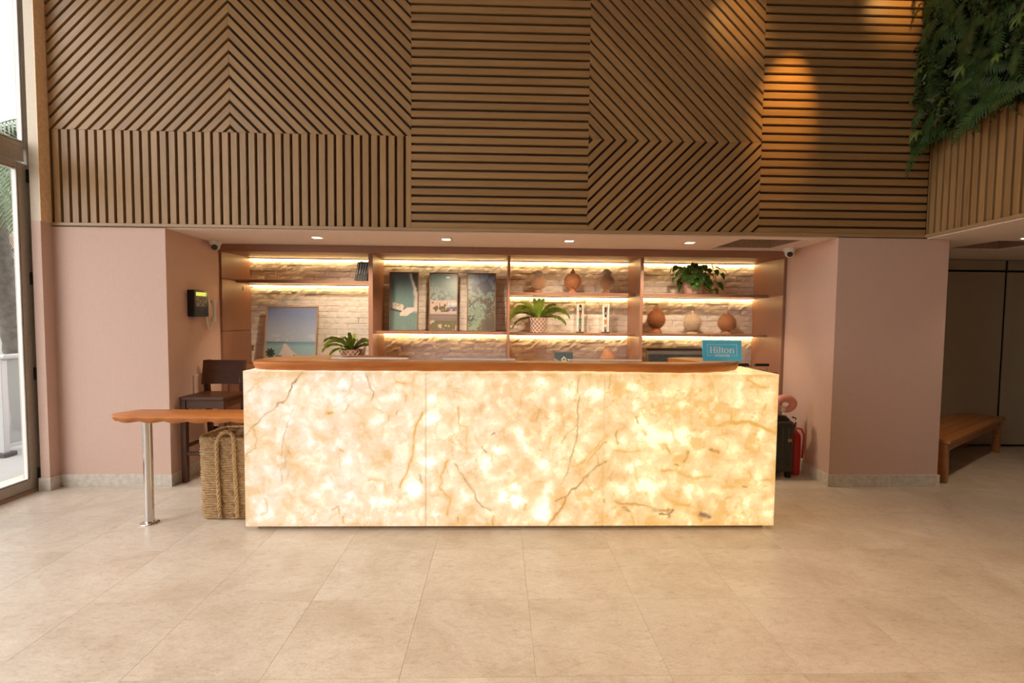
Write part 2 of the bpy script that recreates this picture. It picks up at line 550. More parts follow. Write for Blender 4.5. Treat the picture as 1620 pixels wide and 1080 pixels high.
slats = bpy.data.objects['wall_upper']
W0 = Matrix.Translation((0, YW, 0))
U = [-4.0, -2.396, -0.795, 0.805, 2.394, 3.968]
VM = 3.193
DIAG = 0.1074                     # gap spacing along the panel edge on the diagonal panels
P45 = DIAG / math.sqrt(2)
r45 = PI / 4
g = 0.0006
# vertical slats, lower left
strips(U[0], U[2] - g, 2.381, VM - g, PI / 2, 0.0775, 3.955 - 0.0775 * 60, slats, W0)
# chevron: '/' then '\'
s0 = (-(U[1]) + 3.246) / math.sqrt(2)
strips(U[0], U[1] - g, VM, CEIL, r45, P45, s0, slats, W0)
s1 = (U[1] + 3.246) / math.sqrt(2)
strips(U[1], U[2] - g, VM, CEIL, -r45, P45, s1, slats, W0)
# horizontal slats
strips(U[2], U[3] - g, 2.381, CEIL, 0, 0.0761, 2.438, slats, W0)
strips(U[4], U[5], 2.381, CEIL, 0, 0.0761, 2.438, slats, W0)
# sideways chevron
P2 = 0.105 / math.sqrt(2)
strips(U[3], U[4] - g, VM, CEIL, -r45, P2, (0.940 + VM) / math.sqrt(2), slats, W0)
strips(U[3], U[4] - g, 2.381, VM - g, r45, P2, (VM - 0.940) / math.sqrt(2), slats, W0)
struct('trim_2', MB().bbox(-4.005, 3.972, YW - .012, YW + .03, ZS, 2.379, .002, 1), OAKTRIM)
# the angled wall at the right with vertical slats
A0 = Vector((3.970, YW, 0)); A1 = Vector((3.850, 3.590, 0))
au = (A1 - A0).normalized(); an = Vector((0, 0, 1)).cross(au)
WA = frame_at(A0, au)
LA = 4.6
def quad_on(frame, u0, u1, v0, v1, d0, d1):
    mb = MB().box(u0, u1, d0, d1, v0, v1)
    mb.v = [tuple(frame @ Vector(p)) for p in mb.v]
    return mb
wa = struct('wall_slatted_side', quad_on(WA, -0.0, LA, ZS, CEIL, .028, .1), OAKBACK)
strips(0.004, 2.6, 2.381, 3.5, PI / 2, 0.0775, -0.0775 * 60 + 0.004 - 0.0775 * 0.35, wa, WA)
struct('trim_3', quad_on(WA, 0.0, LA, ZS, 2.379, -.012, .03), OAKTRIM)

# ------------------------------------------------------------------ glass door, transom and added glazing at the left
XL = -4.09
def glazed(name, y0, y1, z0, z1, fr, parent_kind, sub_mat=ALU, d=0.06):
    """an outer frame named <name>, a gasket and a glass pane as its parts"""
    mb = MB()
    mb.bbox(XL - d, XL, y1 - fr, y1, z0, z1, .003, 1).bbox(XL - d, XL, y0, y0 + fr, z0, z1, .003, 1)
    mb.bbox(XL - d, XL, y0 + fr, y1 - fr, z1 - fr * .6, z1, .003, 1).bbox(XL - d, XL, y0 + fr, y1 - fr, z0, z0 + fr, .003, 1)
    o = struct(name, mb, sub_mat)
    a, b, c, e = y0 + fr, y1 - fr, z0 + fr, z1 - fr * .6
    q = .007
    gm = MB().box(XL - .04, XL - .006, b - q, b, c, e).box(XL - .04, XL - .006, a, a + q, c, e).box(XL - .04, XL - .006, a, b, c, c + q).box(XL - .04, XL - .006, a, b, e - q, e)
    obj('gasket', gm, GASKET, o)
    p_ = .010
    wm_ = MB().box(XL - .03, XL - .002, b - q - p_, b - q, c, e).box(XL - .03, XL - .002, a + q, a + q + p_, c, e).box(XL - .03, XL - .002, a + q, b - q, c + q, c + q + p_).box(XL - .03, XL - .002, a + q, b - q, e - q - p_, e - q)
    obj('glazing_bead', wm_, WHITEPL, o)
    obj('pane', MB().box(XL - .026, XL - .020, a + q, b - q, c + q, e - q), GLASS, o)
    return o
d1 = glazed('door_1', 3.50, 4.492, 0.03, 2.855, 0.085, 0)
for z in (2.756, 1.875, 1.041, 0.148):
    h = obj('hinge', MB().bbox(XL - .004, XL + .020, 4.478, 4.508, z - .055, z + .055, .003, 1), BLACK, d1)
    obj('hinge_pin', MB().tube([(XL + .022, 4.493, z - .06), (XL + .022, 4.493, z + .06)], .008, 8), BLACK, h)
obj('handle', MB().tube([(XL + .05, 3.56, .95), (XL + .05, 3.56, 1.35)], .012, 10).tube([(XL, 3.56, 1.0), (XL + .05, 3.56, 1.0)], .008).tube([(XL, 3.56, 1.3), (XL + .05, 3.56, 1.3)], .008), STEEL, d1)
glazed('window_1', 3.50, 4.52, 2.985, 4.70, 0.045, 0)
struct('trim_4', MB().box(XL - .07, XL + .005, 3.46, 4.46, 2.868, 2.985).box(XL - .07, XL + .003, 3.40, 3.50, 0, CEIL).box(XL - .044, XL - .001, 4.494, 4.575, 0, CEIL), ALU)
struct('trim_5', MB().box(XL - .09, XL + .02, 3.45, 4.49, 0, .022), OAKTRIM)
y = 3.40
n = 2
while y > -1.4:  # unseen windows added along the left, their run cut to set the daylight
    glazed('window_%d' % n, y - 1.9, y, 0.03, 2.9, 0.05, 0)
    glazed('window_%d' % (n + 1), y - 1.9, y, 2.95, 4.70, 0.05, 0)
    y -= 1.95; n += 2
struct('wall_left_pier', MB().box(-4.3, -4.04, -6.5, y + .04, 0, CEIL), BEIGE)

# ------------------------------------------------------------------ value noise for the flat prints and the stone's veins
_rg = np.random.default_rng(3)
_lat = _rg.random((64, 64))
def vnoise(x, y, oct=4):
    x = np.asarray(x, float); y = np.asarray(y, float)
    t = np.zeros(np.broadcast(x, y).shape); amp = 1; tot = 0
    for o in range(oct):
        xi = np.floor(x).astype(int); yi = np.floor(y).astype(int)
        fx = x - xi; fy = y - yi
        fx = fx * fx * (3 - 2 * fx); fy = fy * fy * (3 - 2 * fy)
        a = _lat[xi % 64, yi % 64]; b = _lat[(xi + 1) % 64, yi % 64]; c = _lat[xi % 64, (yi + 1) % 64]; d = _lat[(xi + 1) % 64, (yi + 1) % 64]
        t += amp * ((a * (1 - fx) + b * fx) * (1 - fy) + (c * (1 - fx) + d * fx) * fy)
        tot += amp; amp *= 0.5; x = x * 2.03 + 7.1; y = y * 2.03 + 3.7
    return t / tot

def seg_dist(px, py, poly):
    best = np.full(px.shape, 1e9); tt = np.zeros(px.shape)
    n = len(poly) - 1
    for i in range(n):
        (x0, y0), (x1, y1) = poly[i], poly[i + 1]
        dx, dy = x1 - x0, y1 - y0
        t = np.clip(((px - x0) * dx + (py - y0) * dy) / (dx * dx + dy * dy + 1e-9), 0, 1)
        d = np.hypot(px - x0 - t * dx, py - y0 - t * dy)
        m = d < best
        best[m] = d[m]; tt[m] = (i + t[m]) / n
    return best, tt

def colour_grid(name, nx, nz, pos, cols, m, parent, extra=None, attr='print'):
    """a fine flat sheet whose points carry the colours of what is printed on it / of the stone"""
    ii, jj = np.meshgrid(np.arange(nx + 1), np.arange(nz + 1))
    u = ii.ravel() / nx; v = jj.ravel() / nz
    off = wpos(parent) if parent else Vector((0, 0, 0))
    P = pos(u, v)
    vs = np.stack(P, 1) - np.array(off)
    k = np.arange((nx + 1) * (nz + 1)).reshape(nz + 1, nx + 1)
    fs = np.stack([k[:-1, :-1].ravel(), k[:-1, 1:].ravel(), k[1:, 1:].ravel(), k[1:, :-1].ravel()], 1)
    me = bpy.data.meshes.new(name)
    vl = vs.tolist(); fl = fs.tolist()
    if extra:
        o = len(vl)
        vl += [[a - b for a, b in zip(p, off)] for p in extra.v]; fl += [[i + o for i in f] for f in extra.f]
    me.from_pydata(vl, [], fl)
    at = me.color_attributes.new(attr, 'FLOAT_COLOR', 'POINT')
    c = np.zeros((len(vl), 4), np.float32); c[:, 3] = 1
    c[:len(u), :3] = cols(u, v)
    at.data.foreach_set('color', c.ravel())
    me.materials.append(m); me.update()
    o = bpy.data.objects.new(name, me); C.objects.link(o)
    if parent: o.parent = parent
    return o

def print_mat(name, rough=0.35):
    k = NT(name); k.set(rough=rough)
    a = k.n('ShaderNodeVertexColor', layer_name='print')
    hs = k.n('ShaderNodeHueSaturation'); hs.inputs['Saturation'].default_value = .72; hs.inputs['Value'].default_value = .88
    k.l(a.outputs[0], hs.inputs['Color']); k.l(hs.outputs[0], k.b.inputs['Base Color'])
    return k.m
PRINT = print_mat('photo_print')

# ------------------------------------------------------------------ reception counter of backlit onyx
YC = 3.612
def onyx(name, strength):
    k = NT(name); k.set(rough=0.22, base=(0.22, 0.19, 0.16))
    geo = k.n('ShaderNodeNewGeometry').outputs['Position']
    at = k.n('ShaderNodeVertexColor', layer_name='vein')
    sep = k.n('ShaderNodeSeparateColor'); k.l(at.outputs[0], sep.inputs[0])
    vo = k.n('ShaderNodeTexVoronoi', feature='SMOOTH_F1'); vo.inputs['Scale'].default_value = 9.5
    vo.inputs['Smoothness'].default_value = 0.55
    wz = k.noise(geo, 5, 4, 0.6)
    wv = k.n('ShaderNodeVectorMath', operation='MULTIPLY_ADD'); wv.inputs[1].default_value = (0.28, 0.28, 0.28)
    k.l(wz.outputs[1], wv.inputs[0]); k.l(geo, wv.inputs[2])
    k.l(wv.outputs[0], vo.inputs['Vector'])
    n2 = k.noise(wv.outputs[0], 12, 7, 0.68, 0.4)
    n1 = k.noise(geo, 2.3, 4, 0.6, 0.4)
    a = k.n('ShaderNodeMath', operation='MULTIPLY_ADD'); a.inputs[1].default_value = -0.50; a.inputs[2].default_value = 0.27
    k.l(vo.outputs['Distance'], a.inputs[0])
    b = k.n('ShaderNodeMath', operation='MULTIPLY_ADD'); b.inputs[1].default_value = 0.85
    k.l(n2.outputs[0], b.inputs[0]); k.l(a.outputs[0], b.inputs[2])
    c = k.n('ShaderNodeMath', operation='MULTIPLY_ADD'); c.inputs[1].default_value = 0.45
    k.l(n1.outputs[0], c.inputs[0]); k.l(b.outputs[0], c.inputs[2])
    d = k.n('ShaderNodeMath', operation='ADD'); k.l(c.outputs[0], d.inputs[0]); k.l(sep.outputs[2], d.inputs[1])
    r = k.ramp(d.outputs[0], [(0.40, (0.80, 0.44, 0.14)), (0.56, (0.90, 0.58, 0.27)), (0.72, (0.97, 0.71, 0.39)), (0.87, (1.06, 0.90, 0.52)), (1.0, (1.4, 1.30, 0.88))])
    # cooler, greyer stone towards the left slab
    sx = k.n('ShaderNodeSeparateXYZ'); k.l(geo, sx.inputs[0])
    mr = k.n('ShaderNodeMapRange'); mr.inputs[1].default_value = -1.85; mr.inputs[2].default_value = 1.4; mr.inputs[3].default_value = 1.0; mr.inputs[4].default_value = 0.0
    k.l(sx.outputs[0], mr.inputs[0])
    n3 = k.noise(geo, 3.1, 3, 0.5)
    pk = k.n('ShaderNodeMath', operation='MULTIPLY'); k.l(mr.outputs[0], pk.inputs[0]); k.l(n3.outputs[0], pk.inputs[1])
    pk2 = k.n('ShaderNodeMath', operation='MULTIPLY'); pk2.use_clamp = True; pk2.inputs[1].default_value = 2.0; k.l(pk.outputs[0], pk2.inputs[0])
    lum = k.n('ShaderNodeVectorMath', operation='MULTIPLY'); k.l(r.outputs[0], lum.inputs[0]); lum.inputs[1].default_value = (0.92, 1.05, 1.50)
    col = k.mixc(pk2.outputs[0], r.outputs[0], lum.outputs[0])
    mr2 = k.n('ShaderNodeMapRange'); mr2.inputs[1].default_value = -1.0; mr2.inputs[2].default_value = 1.3
    k.l(sx.outputs[0], mr2.inputs[0])
    yel = k.n('ShaderNodeVectorMath', operation='MULTIPLY'); k.l(col, yel.inputs[0]); yel.inputs[1].default_value = (1.0, 0.955, 0.78)
    col = k.mixc(mr2.outputs[0], col, yel.outputs[0])
    col = k.mixc(sep.outputs[0], col, (0.80, 0.40, 0.06))
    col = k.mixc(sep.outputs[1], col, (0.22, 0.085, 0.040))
    k.l(col, k.b.inputs['Emission Color'])
    k.b.inputs['Emission Strength'].default_value = strength
    return k.m
ONYX = onyx('backlit_onyx', 0.86)
ONYXRIM = onyx('onyx_rim', 0.85)
ONYXTOP = plain('unlit_onyx', (0.70, 0.60, 0.50), 0.25, var=0.1, scale=9)

A6 = lambda pts: [(360 + x / 3.6, 550 + y / 3.6) for x, y in pts]
B7 = lambda pts: [(800 + x / 3.522, 550 + y / 3.522) for x, y in pts]
def to_stone(p): return (-1.832 + (p[0] - 387) * (3.91 / 842), 1.173 - (p[1] - 590.5) * (1.136 / 241))
# (path, width in m, amber amount, brown amount)
VEINS = [
    (A6([(425, 140), (375, 205), (350, 262), (335, 300), (270, 345), (215, 385), (165, 435), (105, 500)]), .0060, .25, .60),
    (A6([(150, 450), (162, 520), (158, 570), (110, 610), (98, 655)]), .0045, .35, .45),
    (A6([(375, 345), (335, 440), (315, 500), (302, 580), (302, 760)]), .0040, .05, .50),
    (A6([(340, 560), (320, 640), (312, 720), (345, 690), (330, 750)]), .012, .0, .22),
    (A6([(180, 200), (100, 280)]), .005, .35, .1), (A6([(230, 480), (160, 540), (110, 600)]), .004, .25, .15),
    (A6([(785, 170), (800, 240), (820, 255), (808, 310)]), .005, .2, .45), (A6([(820, 340), (870, 370)]), .004, .3, .2),
    (A6([(1095, 370), (1060, 450), (1040, 500), (1040, 600), (1000, 720), (960, 790)]), .0065, .65, .1),
    (A6([(1000, 270), (1002, 310)]), .004, .5, .1), (A6([(900, 390), (905, 420)]), .004, .4, .2), (A6([(960, 355), (945, 378)]), .004, .3, .4),
    (A6([(1300, 340), (1302, 440), (1340, 455), (1340, 600)]), .005, .45, .2), (A6([(1250, 530), (1290, 550), (1350, 560)]), .006, .4, .1),
    (A6([(1240, 640), (1200, 720), (1190, 800), (1250, 860), (1230, 950)]), .007, .6, .1),
    (A6([(1285, 660), (1310, 710), (1370, 800), (1410, 870), (1440, 905), (1480, 925)]), .0065, .25, .42),
    (A6([(1430, 565), (1450, 590)]), .008, .2, .8), (A6([(1500, 480), (1488, 498)]), .008, .1, .75),
    (A6([(1075, 720), (1088, 760)]), .006, .4, .7), (A6([(340, 590), (350, 605)]), .006, .5, .4),
    (A6([(565, 380), (585, 374)]), .012, .75, .35), (A6([(635, 580), (650, 592)]), .007, .6, .3), (A6([(660, 370), (680, 330)]), .005, .5, .1),
    (A6([(700, 150), (690, 260), (640, 250)]), .005, .25, .12), (A6([(1040, 160), (1040, 300)]), .006, .3, .08), (A6([(940, 205), (1000, 205)]), .005, .5, .1),
    (A6([(790, 750), (880, 755), (890, 820)]), .007, .55, .0), (A6([(580, 920), (620, 900), (625, 940)]), .006, .4, .2), (A6([(650, 960), (645, 1000)]), .006, .6, .2),
    (A6([(200, 850), (225, 900), (215, 935), (180, 945)]), .004, .3, .3), (A6([(620, 600), (635, 680)]), .005, .3, .1),
    (A6([(1300, 960), (1295, 990)]), .008, .6, .4), (A6([(1500, 960), (1490, 1010)]), .01, .5, .25), (A6([(760, 350), (765, 480), (800, 520)]), .006, .22, .08),
    (A6([(520, 500), (560, 520)]), .02, .3, .0), (A6([(815, 620), (820, 660), (870, 640)]), .012, .25, .05),
    (B7([(385, 150), (380, 400), (375, 530), (350, 600), (330, 690), (290, 760)]), .0055, .30, .38),
    (B7([(375, 430), (320, 480), (290, 530)]), .005, .35, .2), (B7([(300, 400), (300, 440)]), .004, .4, .3),
    (B7([(545, 480), (500, 540), (430, 610), (385, 650)]), .008, .55, .05), (B7([(540, 520), (490, 575), (440, 625)]), .006, .6, .2), (B7([(490, 580), (500, 655)]), .005, .3, .5),
    (B7([(540, 625), (495, 655), (420, 730), (370, 780), (318, 825), (265, 850)]), .0075, .45, .45),
    (B7([(318, 825), (300, 890), (262, 935), (220, 988)]), .0085, .60, .40),
    (B7([(430, 740), (470, 810)]), .005, .45, .1), (B7([(430, 640), (350, 660)]), .006, .35, .05),
    (B7([(165, 340), (150, 390)]), .006, .35, .35), (B7([(75, 240), (55, 350)]), .006, .35, .1), (B7([(230, 490), (215, 560)]), .007, .4, .0),
    (B7([(100, 870), (95, 900)]), .007, .6, .3), (B7([(490, 965), (495, 978)]), .006, .2, .7), (B7([(560, 150), (550, 220)]), .006, .3, .2),
    (B7([(590, 570), (650, 575), (735, 570)]), .007, .6, .0), (B7([(605, 460), (600, 490), (610, 530)]), .006, .5, .5),
    (B7([(800, 320), (880, 345), (950, 372)]), .010, .5, .0), (B7([(710, 375), (720, 410)]), .006, .6, .3),
    (B7([(1180, 430), (1250, 405), (1350, 412), (1420, 430), (1500, 465)]), .011, .7, .05), (B7([(1240, 330), (1250, 410)]), .008, .5, .0),
    (B7([(1330, 170), (1360, 190), (1440, 215)]), .009, .65, .0), (B7([(1010, 240), (1020, 440)]), .006, .3, .05),
    (B7([(870, 680), (950, 685), (1040, 722), (1130, 715)]), .010, .6, .12), (B7([(880, 540), (910, 580)]), .007, .55, .1),
    (B7([(700, 640), (720, 750)]), .006, .4, .05), (B7([(600, 860), (720, 872), (860, 905), (930, 900)]), .008, .55, .3),
    (B7([(870, 815), (930, 860), (1010, 880)]), .012, .6, .0), (B7([(850, 925), (910, 925), (930, 895)]), .009, .4, .6), (B7([(690, 930), (712, 985)]), .008, .6, .1),
    (B7([(1138, 560), (1160, 572), (1182, 578)]), .011, .9, .55), (B7([(1010, 580), (985, 630)]), .012, .75, .3), (B7([(935, 650), (945, 650)]), .008, .6, .5),
    (B7([(645, 885), (675, 910)]), .014, .45, .45), (B7([(820, 905), (860, 908)]), .026, .0, .25), (B7([(900, 905), (915, 940)]), .014, .5, .45),
    (B7([(1090, 930), (1140, 942)]), .024, .1, .75), (B7([(1075, 930), (1100, 965)]), .012, .8, .1), (B7([(1330, 770), (1345, 775)]), .010, .5, .4),
    (B7([(565, 725), (575, 730)]), .012, .0, .3), (B7([(1430, 735), (1490, 735)]), .010, .4, .15), (B7([(540, 840), (545, 860)]), .006, .5, .5),
    (B7([(1360, 690), (1370, 740)]), .005, .6, .0), (B7([(1200, 770), (1280, 775)]), .008, .4, .0), (B7([(1230, 840), (1260, 830)]), .008, .5, .1), (B7([(1440, 320), (1438, 330)]), .012, .6, .1),
]
SPOTS = [(A6([p])[0], r, a) for p, r, a in [((820, 420), .05, .30), ((600, 215), .05, .22), ((620, 310), .05, .2), ((900, 300), .06, .22), ((1030, 800), .065, .40), ((1060, 780), .05, .25), ((850, 880), .05, .25),
    ((600, 830), .05, .2), ((680, 850), .04, .22), ((1200, 490), .07, .25), ((1420, 210), .04, .35), ((1400, 290), .045, .35), ((1420, 630), .06, .35), ((1340, 850), .06, .35), ((1550, 570), .06, .35), ((1160, 640), .06, .3), ((1550, 840), .05, .35),
    ((1160, 390), .05, .25), ((1160, 300), .05, .22), ((500, 620), .05, .15), ((460, 260), .06, .18), ((900, 605), .035, -.5), ((330, 640), .10, -.1), ((150, 600), .2, -.06)]]
SPOTS += [(B7([p])[0], r, a) for p, r, a in [((60, 470), .07, .35), ((130, 570), .08, .28), ((200, 640), .06, .28), ((30, 790), .08, .4), ((60, 860), .05, .4), ((210, 830), .06, .4), ((200, 930), .07, .4),
    ((790, 490), .07, .5), ((890, 490), .05, .4), ((965, 480), .06, .5), ((1000, 510), .05, .4), ((640, 550), .05, .35), ((790, 632), .05, .42), ((690, 680), .06, .42), ((750, 740), .06, .5), ((810, 790), .08, .5), ((660, 795), .05, .4),
    ((1050, 690), .05, .25), ((1340, 950), .06, .35), ((1020, 770), .03, .42), ((1100, 380), .06, .2), ((930, 310), .05, .22), ((700, 220), .05, .28), ((490, 250), .06, .3), ((170, 215), .06, .28), ((120, 280), .04, .3), ((330, 260), .05, .2),
    ((1270, 630), .05, .2), ((1260, 330), .04, .25), ((1230, 260), .04, .2), ((740, 430), .05, .3), ((450, 650), .12, -.05), ((1450, 600), .15, -.05), ((600, 400), .1, -.06), ((1080, 800), .07, .2)]]
def vein_cols(X, Z):
    n = len(X)
    wob = (vnoise(X * 22, Z * 22, 3) - .5) * .030; wob2 = (vnoise(X * 22 + 31, Z * 22 + 9, 3) - .5) * .030
    x, z = X + wob, Z + wob2
    amb = np.zeros(n); brn = np.zeros(n); br = np.zeros(n)
    for path, wd, a, b in VEINS:
        P = [to_stone(p) for p in path]
        d, t = seg_dist(x, z, P)
        fade = 0.45 + 0.55 * np.clip((vnoise(X * 16 + wd * 1000, Z * 16, 3) - .3) * 2.6, 0, 1)
        amb = np.maximum(amb, a * (fade * np.exp(-(d / (wd * 1.3)) ** 2) + .35 * np.exp(-(d / (wd * 4)) ** 2)))
        brn = np.maximum(brn, b * fade * np.exp(-(d / (wd * 0.72)) ** 2))
    for p, r, a in SPOTS:
        c = to_stone(p)
        br += a * .8 * np.exp(-(((x - c[0]) ** 2 + (z - c[1]) ** 2) / (r * r)))
    # fine random crazing
    q = vnoise(X * 5.1, Z * 5.1, 5)
    cr = np.exp(-((q - .5) / .007) ** 2) * np.clip(vnoise(X * 2.2 + 11, Z * 2.2, 2) - .36, 0, 1) * 1.8
    q2 = vnoise(X * 7.3 + 5, Z * 4.1 + 2, 5)
    cr = np.maximum(cr, np.exp(-((q2 - .47) / .006) ** 2) * np.clip(vnoise(X * 2.7 + 3, Z * 2.7 + 8, 2) - .40, 0, 1) * 1.8)
    pat = np.clip((vnoise(X * 9 + 2, Z * 11 + 4, 5) - .60) * 5, 0, .5) * np.clip((X + .6) / 1.4, .15, 1)
    cr = np.maximum(cr, pat)
    amb = np.maximum(amb, np.clip(cr, 0, .45))
    # glow falls off at the rim of the box, where the lamps end
    e = np.minimum.reduce([X + 1.832, 2.078 - X, Z - .037, 1.173 - Z])
    br -= .16 * np.exp(-(e / .035) ** 2) + .05 * np.exp(-((X + 1.832) / .5) ** 2)
    br += .05 * np.clip((X - .2) / 1.5, 0, 1)
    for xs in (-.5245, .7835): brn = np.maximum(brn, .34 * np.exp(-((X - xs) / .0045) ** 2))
    return np.stack([np.clip(amb * 1.4, 0, 1), np.clip(brn * 1.7, 0, 1), br], 1)

ctr = thing('reception_counter', 'long reception counter clad in three glowing backlit onyx slabs', 'counter', (0.12, 3.9, 0))
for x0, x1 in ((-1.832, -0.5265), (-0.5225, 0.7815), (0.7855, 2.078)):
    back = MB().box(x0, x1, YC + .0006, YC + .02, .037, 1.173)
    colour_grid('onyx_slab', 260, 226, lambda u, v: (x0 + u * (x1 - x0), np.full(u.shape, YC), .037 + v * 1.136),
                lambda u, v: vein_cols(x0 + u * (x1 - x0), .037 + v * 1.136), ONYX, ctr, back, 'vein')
obj('side_slab', MB().bbox(-1.832, -1.812, YC + .021, 4.26, .037, 1.173, .002, 1), ONYX, ctr)
obj('side_slab', MB().bbox(2.058, 2.078, YC + .021, 4.26, .037, 1.173, .002, 1), ONYX, ctr)
obj('stone_rim', MB().bbox(-1.833, 2.0785, YC - .001, 4.2, 1.1735, 1.1765, .001, 1), ONYXRIM, ctr, label='pale stone edge along the top')
obj('plinth', MB().box(-1.765, 2.02, 3.66, 4.2, 0, .0365), plain('plinth_metal', (0.28, 0.20, 0.14), .4, .3), ctr)
obj('carcass', MB().box(-1.80, 2.045, 3.72, 3.75, .04, 1.17).box(-1.80, 2.045, 3.75, 4.25, .70, .74).box(-1.80, -1.78, 3.75, 4.25, .04, .70).box(2.02, 2.045, 3.75, 4.25, .04, .70), CABINET, ctr)

# ------------------------------------------------------------------ live-edge slabs
def chaikin(p, n=2):
    for _ in range(n):
        q = []
        for i in range(len(p)):
            a, b = p[i], p[(i + 1) % len(p)]
            q += [(a[0] * .75 + b[0] * .25, a[1] * .75 + b[1] * .25), (a[0] * .25 + b[0] * .75, a[1] * .25 + b[1] * .75)]
        p = q
    return p
def resample(p, step):
    out = []
    for i in range(len(p)):
        a, b = p[i], p[(i + 1) % len(p)]
        L = math.hypot(b[0] - a[0], b[1] - a[1]); k = max(1, int(L / step))
        out += [(a[0] + (b[0] - a[0]) * t / k, a[1] + (b[1] - a[1]) * t / k) for t in range(k)]
    return out
def live_slab(poly, z0, z1, scal=0.012, wl=0.17, front=None, seed=0):
    """counter-clockwise outline; chipped, adze-cut underside along the front"""
    p = resample(poly, .02); n = len(p)
    nr = []
    for i in range(n):
        a, b = p[i - 1], p[(i + 1) % n]
        d = Vector((b[0] - a[0], b[1] - a[1])); d.normalize()
        nr.append((d.y, -d.x))
    h = z1 - z0
    layers = [(z0, .022, 1.0), (z0 + .12 * h, .012, .9), (z0 + .45 * h, .002, .45), (z0 + .8 * h, 0, 0.05), (z1 - .004, .001, 0), (z1, .006, 0)]
    mb = MB(); s = 0; ph = []
    for i in range(n):
        ph.append(s); s += math.hypot(p[(i + 1) % n][0] - p[i][0], p[(i + 1) % n][1] - p[i][1])
    vs = []
    for z, ins, sc in layers:
        for i in range(n):
            fr = 1.0 if front is None or front(p[i]) else 0.15
            k = abs(math.sin(PI * ph[i] / wl + 0.8 * math.sin(ph[i] * 3.1 + seed)))
            ofs = ins + fr * sc * scal * (1 - k) * 1.5
            vs.append((p[i][0] - nr[i][0] * ofs, p[i][1] - nr[i][1] * ofs, z + (fr * sc * scal * .5 * (1 - k) if z < z1 - .02 else 0)))
    fs = []
    L = len(layers)
    for j in range(L - 1):
        for i in range(n):
            fs.append((j * n + i, j * n + (i + 1) % n, (j + 1) * n + (i + 1) % n, (j + 1) * n + i))
    fs.append(tuple(range(n))[::-1]); fs.append(tuple((L - 1) * n + i for i in range(n)))
    return mb.add(vs, fs)

front_edge = chaikin([(-1.28, 4.29), (-1.45, 4.33), (-1.70, 4.30), (-1.845, 4.12), (-1.865, 3.86), (-1.82, 3.715), (-1.66, 3.645), (-1.25, 3.632), (-0.8, 3.635), (-.3, 3.655), (.3, 3.69),
                      (.75, 3.695), (1.05, 3.645), (1.35, 3.625), (1.58, 3.66), (1.78, 3.75), (1.93, 3.90), (1.965, 4.10), (1.93, 4.33), (1.7, 4.40), (1.50, 4.33)], 2)
# the two work bays are cut out at the back, leaving a bridge at the front
ri = max(range(len(front_edge)), key=lambda i: (front_edge[i][1] > 4.25) * (front_edge[i][0] > 1) * (2.2 - front_edge[i][0]))
li = max(range(len(front_edge)), key=lambda i: (front_edge[i][1] > 4.2) * (front_edge[i][0] < 0) * (3 + front_edge[i][0]))
rot = front_edge[li:] + front_edge[:li]
ri = max(range(len(rot)), key=lambda i: (rot[i][1] > 4.25) * (rot[i][0] > 1) * (2.2 - rot[i][0]))
outline = [(-1.265, 4.285)] + rot[1:ri] + [(1.485, 4.315), (1.60, 3.90), (-1.335, 3.93)]
ct = obj('live_edge_worktop', live_slab(outline, 1.1775, 1.237, .003, .19, lambda q: q[1] < 3.86), TABLEWOOD, angle=50)
tag(ct, 'long live-edge red wood slab lying on top of the glowing counter', 'worktop')

st = thing('side_table', 'low red wood side shelf beside the counter on one steel post', 'table', (-2.62, 3.76, 0))
obj('slab', live_slab([(-2.885, 3.765), (-2.80, 3.665), (-2.70, 3.648), (-2.25, 3.652), (-1.836, 3.655), (-1.836, 3.95), (-2.3, 3.955), (-2.80, 3.95)], .782, .832, .016, .155, lambda q: q[1] < 3.78 and q[0] < -1.85, 2), TABLEWOOD, st, angle=50)
obj('post', MB().lathe([(.031, .012), (.031, .785)], 24, (-2.62, 3.76, 0)), STEEL, st, angle=40)
fl = obj('flange', MB().lathe([(.062, 0), (.062, .006), (.056, .010), (.034, .012), (.032, .02)], 28, (-2.62, 3.76, 0)), STEEL, st, angle=40)
for k in range(3):
    a = .4 + k * 2.1
    obj('bolt', MB().lathe([(.006, .008), (.006, .015), (.004, .017)], 8, (-2.62 + .047 * math.cos(a), 3.76 + .047 * math.sin(a), 0)), STEEL, fl)

# white boards lying on the bridge, at the edge of the work bays
WB = plain('white_acrylic', (0.85, 0.84, 0.82), 0.7, var=0.02)
for x0, x1, y1, lab in ((-1.315, -0.715, 4.0, 'white desk board on the counter top nearest the potted aloe by the beach picture'), (-0.44, 0.135, 3.985, 'white desk board on the counter top below the three coastal prints'), (0.56, 1.15, 3.995, 'white desk board on the counter top in front of the small dark card')):
    o = obj('desk_board', MB().bbox(x0, x1, y1 - .06, y1, 1.2375, 1.2470, .002, 1), WB)
    tag(o, lab, 'board', 'white boards on the counter top')

